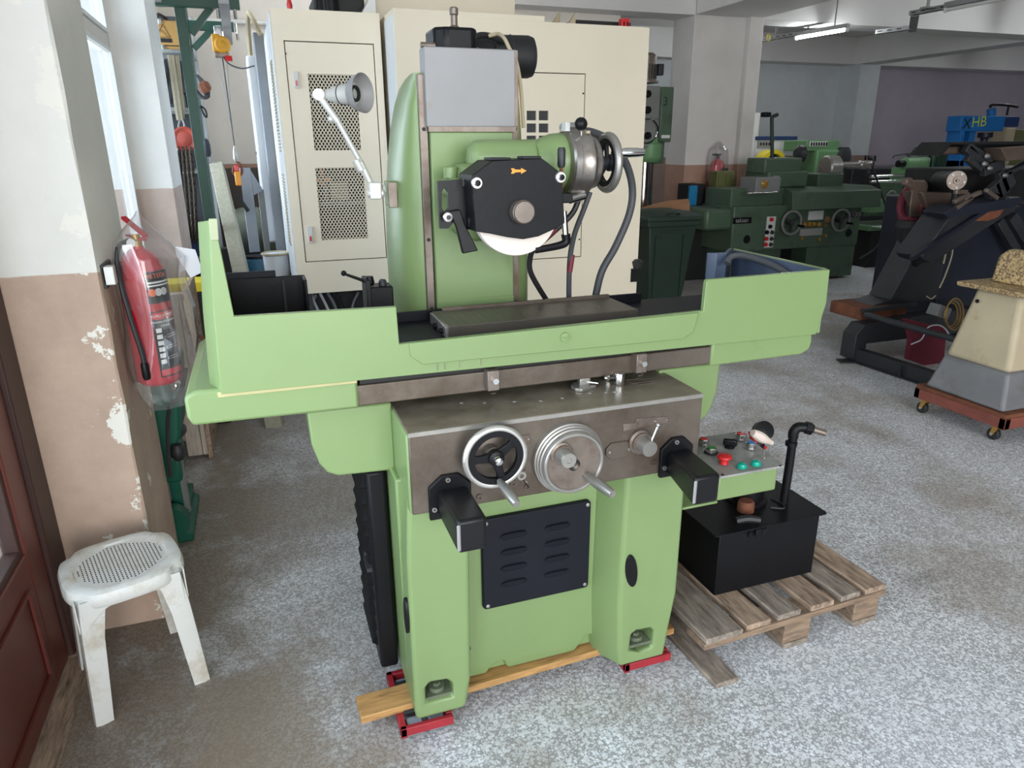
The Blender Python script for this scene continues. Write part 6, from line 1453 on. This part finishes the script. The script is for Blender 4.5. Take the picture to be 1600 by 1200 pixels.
tag(MB().box(a.x, b.x, 10.1, 10.4, 0, b.z).build('pale_cabinet', 'ped_beige', None, .01), 'pale cream narrow cabinet at the right of the blue press', 'cabinet')
tag(MB().box(b.x+.02, b.x+.5, 10.1, 10.4, 0, b.z-.03).build('olive_cupboard', 'olive', None, .01), 'olive cupboard at the right edge, beside the cream cabinet', 'cupboard')
tag(MB().box(p9(1365, 270, 10.4).x, p9(1455, 270, 10.4).x, 10.9, 11.3, 0, p9(1400, 262, 11).z).build('dark_workbench', 'dark_grey', None, .02), 'dark low bench along the lilac wall', 'bench')

# dark inclined machine on the right
T = thing('inclined_machine', 'large dark navy inclined machine with steel channel feet and a flanged cylinder, right side', 'machine', (5.1, 4.2, 0))
t4 = lambda u, v, y=4.3: pt(u, v, y=y)
z0 = lambda u, v: pt(u, v, z=0)
fa, fb = V(4.36, 4.24, 0), V(4.40, 3.36, 0)
MB().beam(fa+V(0, 0, .05), fb+V(0, 0, .05), .012, .10).beam(fa+V(.03, 0, .10), fb+V(.03, 0, .10), .07, .010).beam(fa+V(.0, 0, .005), fb+V(0, 0, .005), .08, .01).build('foot_channel', 'dark_grey', T, .002)
MB().box(4.345, 4.36, 3.72, 3.735, .01, .10).build('channel_rib', 'dark_grey', T)
MB().obox(V(4.36, 4.16, .006), (1, -.4, 0), (.4, 1, 0), (0, 0, 1), .26, .10, .012).build('foot_plate', 'dark_grey', T, .002)
MB().prism([(4.33, .02), (4.33, .22), (4.40, .30), (4.52, .30), (5.6, .34), (5.6, .14), (4.45, .14), (4.45, .02)], 'xz', 4.16, 4.30).build('cross_channel', 'dark_grey', T, .006)
MB().box(4.47, 4.95, 4.28, 4.62, .30, .40).build('rusty_block', 'rust', T, .01)
MB().loft([[V(x, y, z) for x, y in ((xa_, 4.32), (xb_, 4.32), (xb_, 4.55), (xa_, 4.55))] for z, xa_, xb_ in ((.40, 4.62, 5.36), (.44, 4.80, 5.32), (.85, 5.0, 5.30), (1.0, 5.02, 5.34))]).build('column', 'dark_grey', T, .008)
MB().tube([V(4.43, 4.20, .37), V(4.46, 3.80, .36), V(4.50, 3.30, .35)], .024, 12, 0).build('rail_pipe', 'dark_grey', T)
MB().beam(V(4.44, 4.24, .39), V(5.0, 4.26, .40), .04, .03).build('tie_bar', 'dark_grey', T)
# navy body panels
q = [t4(1470, 480), t4(1485, 395), t4(1535, 335), t4(1600, 330), t4(1640, 400), t4(1640, 560), t4(1540, 560)]
MB().prism([(a.x, a.z) for a in q], 'xz', 4.35, 4.40).build('body_panel', 'dark_navy', T, .006)
MB().box(5.5, 6.8, 4.4, 5.2, .1, 1.2).build('body', 'dark_navy', T, .02)
q = [t4(1556, 345), t4(1568, 345), t4(1602, 400), t4(1590, 402)]
MB().beam(t4(1560, 345, 4.25), t4(1592, 400, 4.2), .07, .05, (0, 1, 0)).build('panel_strut', 'dark_grey', T, .004)
MB().beam(t4(1580, 338, 4.25), t4(1618, 400, 4.2), .09, .05, (0, 1, 0)).build('panel_strut', 'dark_grey', T, .004)
# sloping chute
ch4 = [t4(1408, 402, 4.25), t4(1424, 407, 4.25), t4(1565, 305, 4.25), t4(1549, 297, 4.25)]
MB().prism([(a.x, a.z) for a in (t4(1406, 395, 4.25), t4(1412, 402, 4.25), t4(1422, 406, 4.25), t4(1560, 318, 4.25), t4(1530, 318, 4.25), t4(1448, 336, 4.25))], 'xz', 4.05, 4.3).build('chute', 'dark_grey', T, .008)
MB().beam(t4(1424, 404, 4.02), t4(1560, 316, 4.02), .03, .03).build('chute_rail', 'dark_navy', T)
MB().beam(t4(1428, 412, 4.3), t4(1560, 325, 4.3), .05, .05).build('chute_rail', 'black_matte', T)
MB().prism([(a.x, a.z) for a in (t4(1452, 322, 4.2), t4(1440, 330, 4.2), t4(1447, 338, 4.2), t4(1545, 322, 4.2), t4(1560, 312, 4.2), t4(1556, 305, 4.2))], 'xz', 4.0, 4.2).build('chute_head', 'dark_navy', T, .006)
MB().prism([(a.x, a.z) for a in (t4(1502, 344, 4.1), t4(1533, 325, 4.1), t4(1556, 324, 4.1), t4(1545, 338, 4.1), t4(1530, 344, 4.1))], 'xz', 4.02, 4.1).build('rusty_plate', 'rust', T, .004)
for (a, b) in (((1490, 316), (1513, 303)), ((1494, 325), (1518, 308)), ((1492, 300), (1510, 300)), ((1506, 312), (1532, 300)), ((1540, 297), (1558, 310))):
    MB().beam(t4(*a, 4.0), t4(*b, 4.0), .03, .03, (0, 1, 0)).build('link', 'steel_rust', T, .004)
# grey cast lump with a dull red wheel
MB().loft([[t4(u+dx_, v, 4.45+dy_) for dx_, dy_ in ((-10*s_, 0), (10*s_, 0), (10*s_, .25), (-10*s_, .25))] for u, v, s_ in ((1436, 340, 1.6), (1434, 318, 1.3), (1436, 300, 1.25), (1434, 288, 1.7), (1434, 281, 1.1))]).build('casting', 'brown_tube', T, .02, seg=3)
MB().tube([t4(1422, 284, 4.45), t4(1414, 284, 4.45), t4(1426, 291, 4.45)], .03, 8).build('casting_lip', 'brown_tube', T)
MB().torus(t4(1422, 320, 4.6), (1, -.3, 0), .13, .035, 28, 10).build('red_wheel', 'maroon', T)
MB().lathe([(.10, 0), (.12, .05), (.08, .2)], t4(1425, 345, 4.5), (0, 0, -1), 16).build('motor_end', 'black_matte', T)
MB().prism([(a.x, a.z) for a in (t4(1440, 300, 4.4), t4(1540, 302, 4.4), t4(1535, 322, 4.4), t4(1450, 326, 4.4))], 'xz', 4.4, 4.6).build('casting_arm', 'brown_tube', T, .01)
# flanged cylinder
fc_ = t4(1494, 282, 4.2); fdir = V(-.55, -1, .06).normalized()
MB().lathe([(.074, 0), (.074, .02), (.070, .025), (.070, .24), (.074, .25), (.074, .30)], fc_, -fdir, 32).build('cylinder', 'black_matte', T)
fl_ = MB().lathe([(.072, 0), (.072, .012), (.03, .013), (.028, .02), (.012, .02), (.010, .04), (.0001, .042)], fc_-fdir*-.0, fdir, 32).build('flange', 'steel_rust', T)
xx, yy_, _ = MB.frame(fdir)
for k in range(5): a = 2*PI*k/5+.4; MB().cyl(fc_+fdir*.012+xx*.054*math.cos(a)+yy_*.054*math.sin(a), fc_+fdir*.018+xx*.054*math.cos(a)+yy_*.054*math.sin(a), .008, n=10).build('flange_bolt', 'label_white', fl_)
# top chute and brown tube
tz_ = t4(1450, 232)
MB().prism([(a.x, a.z) for a in (t4(1440, 243, 4.2), t4(1461, 222, 4.2), t4(1640, 220, 4.2), t4(1640, 226, 4.2), t4(1468, 226, 4.2), t4(1455, 242, 4.2))], 'xz', 4.1, 4.32).build('top_hood', 'black_matte', T, .003)
MB().prism([(a.x, a.z) for a in (t4(1452, 236, 4.3), t4(1466, 226, 4.3), t4(1640, 224, 4.3), t4(1640, 245, 4.3), t4(1530, 243, 4.3))], 'xz', 4.3, 4.34).build('hood_inside', 'dark_grey', T)
MB().cyl(t4(1465, 236, 4.22), t4(1508, 234, 4.22), .03).sphere(t4(1464, 237, 4.22), .035).build('roller', 'brown_tube', T)
MB().prism([(a.x, a.z) for a in (t4(1535, 231, 4.15), t4(1640, 224, 4.15), t4(1640, 244, 4.15), t4(1545, 251, 4.15))], 'xz', 4.0, 4.15).build('brown_channel', 'brown_tube', T, .008)
for (a, b, w_) in (((1508, 230), (1540, 262), .06), ((1512, 228), (1545, 250), .04), ((1570, 272), (1640, 238), .03), ((1535, 268), (1566, 255), .08), ((1548, 290), (1560, 330), .12), ((1555, 300), (1580, 275), .14), ((1540, 300), (1600, 318), .03), ((1560, 268), (1572, 300), .05), ((1510, 246), (1532, 264), .05)):
    MB().beam(t4(*a, 4.12), t4(*b, 4.12), w_, .05, (0, 1, 0)).build('strut', 'dark_grey', T, .006)
MB().lathe([(.14, 0), (.15, .02), (.15, .14), (.10, .18)], t4(1598, 276, 4.6), (-.2, -1, 0), 28).build('large_drum', 'black_matte', T)
for u, v in ((1568, 274), (1544, 263), (1536, 256), (1540, 244)): MB().lathe([(.016, 0), (.02, .01), (.012, .03)], t4(u, v, 4.08), (0, -1, 0), 12).build('pivot_bolt', 'steel', T)
MB().box(5.35, 6.6, 4.36, 4.9, 1.15, 1.45).build('upper_body', 'black_matte', T, .02)
MB().tube([t4(1480, 385, 4.25), t4(1484, 370, 4.25), t4(1478, 395, 4.25), t4(1474, 412, 4.25)], .007, 6).tube([t4(1489, 378, 4.25), t4(1487, 400, 4.25), t4(1477, 430, 4.25), t4(1468, 450, 4.25)], .006, 6).build('cable', 'ped_beige', T)
tf = thing('transformer_box', 'grey transformer box with tangled wire, lying between the dark machine and the beige pedestal', 'box', (4.96, 4.0, .30))
c = t4(1467, 486, 3.95)
MB().obox(c, (1, 0, -.35), (0, 1, 0), (.35, 0, 1), .13, .10, .09).build('body', 'grey_paint', tf, .004)
for k in range(5): MB().torus(c+V(.06+.01*k, -.06, -.02), (.2, -1, .2), .09+.008*k, .005, 26, 5).build('wire_coil', 'rubber_grey' if k % 2 else 'brass', tf)
MB().tube([t4(1448, 463, 3.95), t4(1455, 467, 3.95), t4(1462, 462, 3.95)], .005, 5).build('wire_end', 'ped_beige', tf)
mr_ = [t4(1416, 498, 3.9), t4(1450, 506, 3.9), t4(1477, 512, 3.9), t4(1479, 520, 3.9), t4(1474, 580, 3.9), t4(1419, 562, 3.9), t4(1424, 530, 3.9)]
tag(MB().prism([(a.x, a.z) for a in mr_], 'xz', 3.9, 3.94).build('maroon_board', 'maroon', None, .004), 'maroon board leaning inside the dark machine frame', 'board')
tag(MB().tube([t4(1424, 538, 3.86), t4(1440, 530, 3.86), t4(1450, 512, 3.86), t4(1466, 508, 3.86), t4(1478, 515, 3.86), t4(1487, 532, 3.86)], .005, 6).build('white_wire', 'cnc_side'), 'thin white wire curving over the maroon board', 'wire')

# beige pedestal on a red dolly
pe = thing('machine_pedestal', 'beige pedestal with grey skirt and a chipped machine head, on the red dolly at right', 'machine', (4.3, 2.9, .19))
pb_ = lambda z, x0, x1, y0, y1: [V(x0, y0, z), V(x1, y0, z), V(x1, y1, z), V(x0, y1, z)]
MB().loft([pb_(.40, 3.925, 4.6, 2.655, 3.07), pb_(.84, 3.99, 4.6, 2.72, 3.0)]).build('body', 'ped_beige', pe, .03, seg=4)
MB().loft([pb_(.19, 3.87, 4.62, 2.60, 3.13), pb_(.23, 3.885, 4.61, 2.615, 3.115), pb_(.405, 3.922, 4.602, 2.652, 3.074)]).build('skirt', 'ped_grey', pe, .02, seg=3)
MB().lathe([(.012, 0), (.012, .002)], (3.965, 2.96, .76), (-1, 0, .15), 14).build('hole', 'black', pe)
MB().loft([pb_(.84, 3.90, 4.7, 2.55, 3.06), pb_(.868, 3.895, 4.7, 2.545, 3.065)]).build('top_plate', 'ped_chipped', pe, .006)
MB().loft([[V(x, y, z) for y, z in ((2.72, .868), (2.98, .868), (2.965, 1.02), (2.92, 1.065), (2.80, 1.065), (2.75, 1.02))] for x in (4.06, 4.14)]).build('cheek', 'ped_chipped', pe, .02, seg=3)
MB().loft([[V(x, y, z) for y, z in ((2.74, .868), (2.95, .868), (2.94, 1.0), (2.90, 1.04), (2.80, 1.04), (2.76, 1.0))] for x in (4.14, 4.7)]).build('saddle', 'ped_chipped', pe, .02, seg=3)
MB().lathe([(.08, 0), (.09, .02), (.09, .3)], (4.2, 2.84, 1.02), (1, 0, 0), 24).build('roll', 'ped_chipped', pe)
do = thing('wheeled_dolly', 'rusty red steel dolly on castors carrying the beige pedestal', 'dolly', (4.3, 2.85, 0))
MB().box(3.86, 4.75, 2.57, 3.17, .165, .188).build('deck', 'rust', do, .003)
MB().box(3.858, 3.90, 2.565, 3.175, .10, .165).box(3.858, 4.75, 2.565, 2.605, .10, .165).box(3.858, 4.75, 3.135, 3.175, .10, .165).build('frame', 'dolly_red', do, .004)
for x, y in ((3.90, 3.11), (3.92, 2.64), (4.68, 2.64), (4.68, 3.11)):
    cs = MB().box(x-.03, x+.03, y-.03, y+.03, .092, .10).prism([(y-.018, .092), (y+.018, .092), (y+.03, .035), (y+.012, .03)], 'yz', x-.022, x-.018).prism([(y-.018, .092), (y+.018, .092), (y+.03, .035), (y+.012, .03)], 'yz', x+.018, x+.022).build('castor', 'brass', do)
    MB().cyl((x-.014, y+.018, .036), (x+.014, y+.018, .036), .036, n=22).build('wheel', 'rubber', cs, .004); MB().cyl((x-.024, y+.018, .036), (x+.024, y+.018, .036), .009, n=10).build('axle', 'chrome', cs)

# lamps and cable trays under the slab
def fluoro(a, b, label, lit=True):
    a, b = Vector(a), Vector(b); t = thing('fluorescent_lamp', label, 'lamp', (a+b)/2); d = (b-a).normalized()
    MB().beam(a+V(0, 0, .045), b+V(0, 0, .045), .05, .05).build('housing', 'tray_metal', t, .003)
    MB().cyl(a+d*.03, b-d*.03, .018, n=14).build('tube', 'tube_light' if lit else 'label_white', t)
    for q in (a, b-d*.03): MB().beam(q, q+d*.03, .04, .05).build('end_cap', 'label_white', t, .003)
    for k in (.25, .75): q = a+(b-a)*k; MB().beam(q+V(0, 0, .06), (q.x, q.y, CZ), .012, .012).build('hanger', 'tray_metal', t)
    return t
l0, l1 = pt(1242, 60, z=3.0), pt(1325, 46, z=3.0)
fluoro(l0, l1, 'lit white fluorescent tube lamp hanging under the ceiling, right of centre')
q0 = pt(1189, 71, y=10.2)
fluoro(q0, q0+V(-1.25, .05, 0), 'second lit fluorescent lamp, its end just showing behind the main pillar')
if 1:
    q0, q1 = pt(1476, 16, z=2.95), pt(1600, -8, z=2.95)
    fluoro(q0+V(0, 0, -.0), q1, 'unlit fluorescent lamp under the cable tray at the upper right', False)
def tray(a, b, name, label, w_=.08, t=None):
    a, b = Vector(a), Vector(b); t = t or thing(name, label, 'cable tray', (a+b)/2); d = (b-a).normalized(); s_ = V(-d.y, d.x, 0).normalized()
    MB().beam(a, b, w_, .006).beam(a+s_*w_/2+V(0, 0, .02), b+s_*w_/2+V(0, 0, .02), .006, .045).beam(a-s_*w_/2+V(0, 0, .02), b-s_*w_/2+V(0, 0, .02), .006, .045).build('channel', 'tray_metal', t)
    n_ = int((b-a).length/.12); mb = MB()
    for k in range(n_): c = a+d*(.06+.12*k); mb.obox(c-s_*(w_/2+.0035)+V(0, 0, .02), d, s_, V(0, 0, 1), .06, .002, .012).obox(c+V(0, 0, -.004), d, s_, V(0, 0, 1), .06, .02, .002)
    mb.build('slots', 'black_matte', t, kind='stuff')
    return t
ta = tray(pt(1424, 24, z=3.04), pt(1640, -16, z=3.04), 'cable_tray', 'perforated grey cable tray with a vertical drop, carrying the unlit lamp at upper right')
v0, v1 = pt(1426, 47, z=2.97), pt(1430, 22, z=3.06)
MB().beam(v0, v1, .09, .05).build('duct', 'tray_metal', ta, .003)
tray(pt(1370, 53, z=2.96), pt(1424, 46, z=2.96), '', '', t=ta)
h0 = pt(1449, 14, z=3.06); MB().beam(h0, (h0.x, h0.y, CZ), .03, .02).build('hanger', 'tray_metal', ta); MB().box(h0.x-.06, h0.x+.06, h0.y-.05, h0.y+.05, 3.06, 3.08).build('clamp', 'tray_metal', ta)
tc_ = tray(pt(1185, 66, z=3.06), pt(1246, 55, z=3.06), 'cable_tray', 'perforated grey cable tray ending at the lit fluorescent tube')
h0 = pt(1212, 60, z=3.07); MB().beam(h0, (h0.x, h0.y, CZ), .03, .02).build('hanger', 'tray_metal', tc_)
yl = pt(1201, 59, z=3.05); tag(MB().torus(yl, (.3, -1, 0), .04, .008, 20, 6).build('cable_coil', 'yellow'), 'small yellow cable loop hung on the cable tray by the far pillar', 'cable')
# unseen tubes added outside the view to brighten the rear bays
fluoro((.9, 7.2, 3.4), (2.1, 7.2, 3.4), 'added unseen fluorescent fill lamp above the machining centre, over the back left bay')
fluoro((-.3, 6.6, 3.4), (.3, 6.6, 3.4), 'short added unseen fluorescent fill lamp over the hoist corner')
fluoro((7.6, 4.2, 3.3), (8.8, 4.2, 3.3), 'added unseen fluorescent fill lamp in the near right bay, out over the dark machine')
fluoro((10.2, 6.4, 3.3), (10.2, 7.6, 3.3), 'added unseen fluorescent fill lamp in the middle right bay')
fluoro((14.4, 9.4, 3.3), (14.4, 10.6, 3.3), 'added unseen fluorescent fill lamp in the far right bay by the lilac wall')
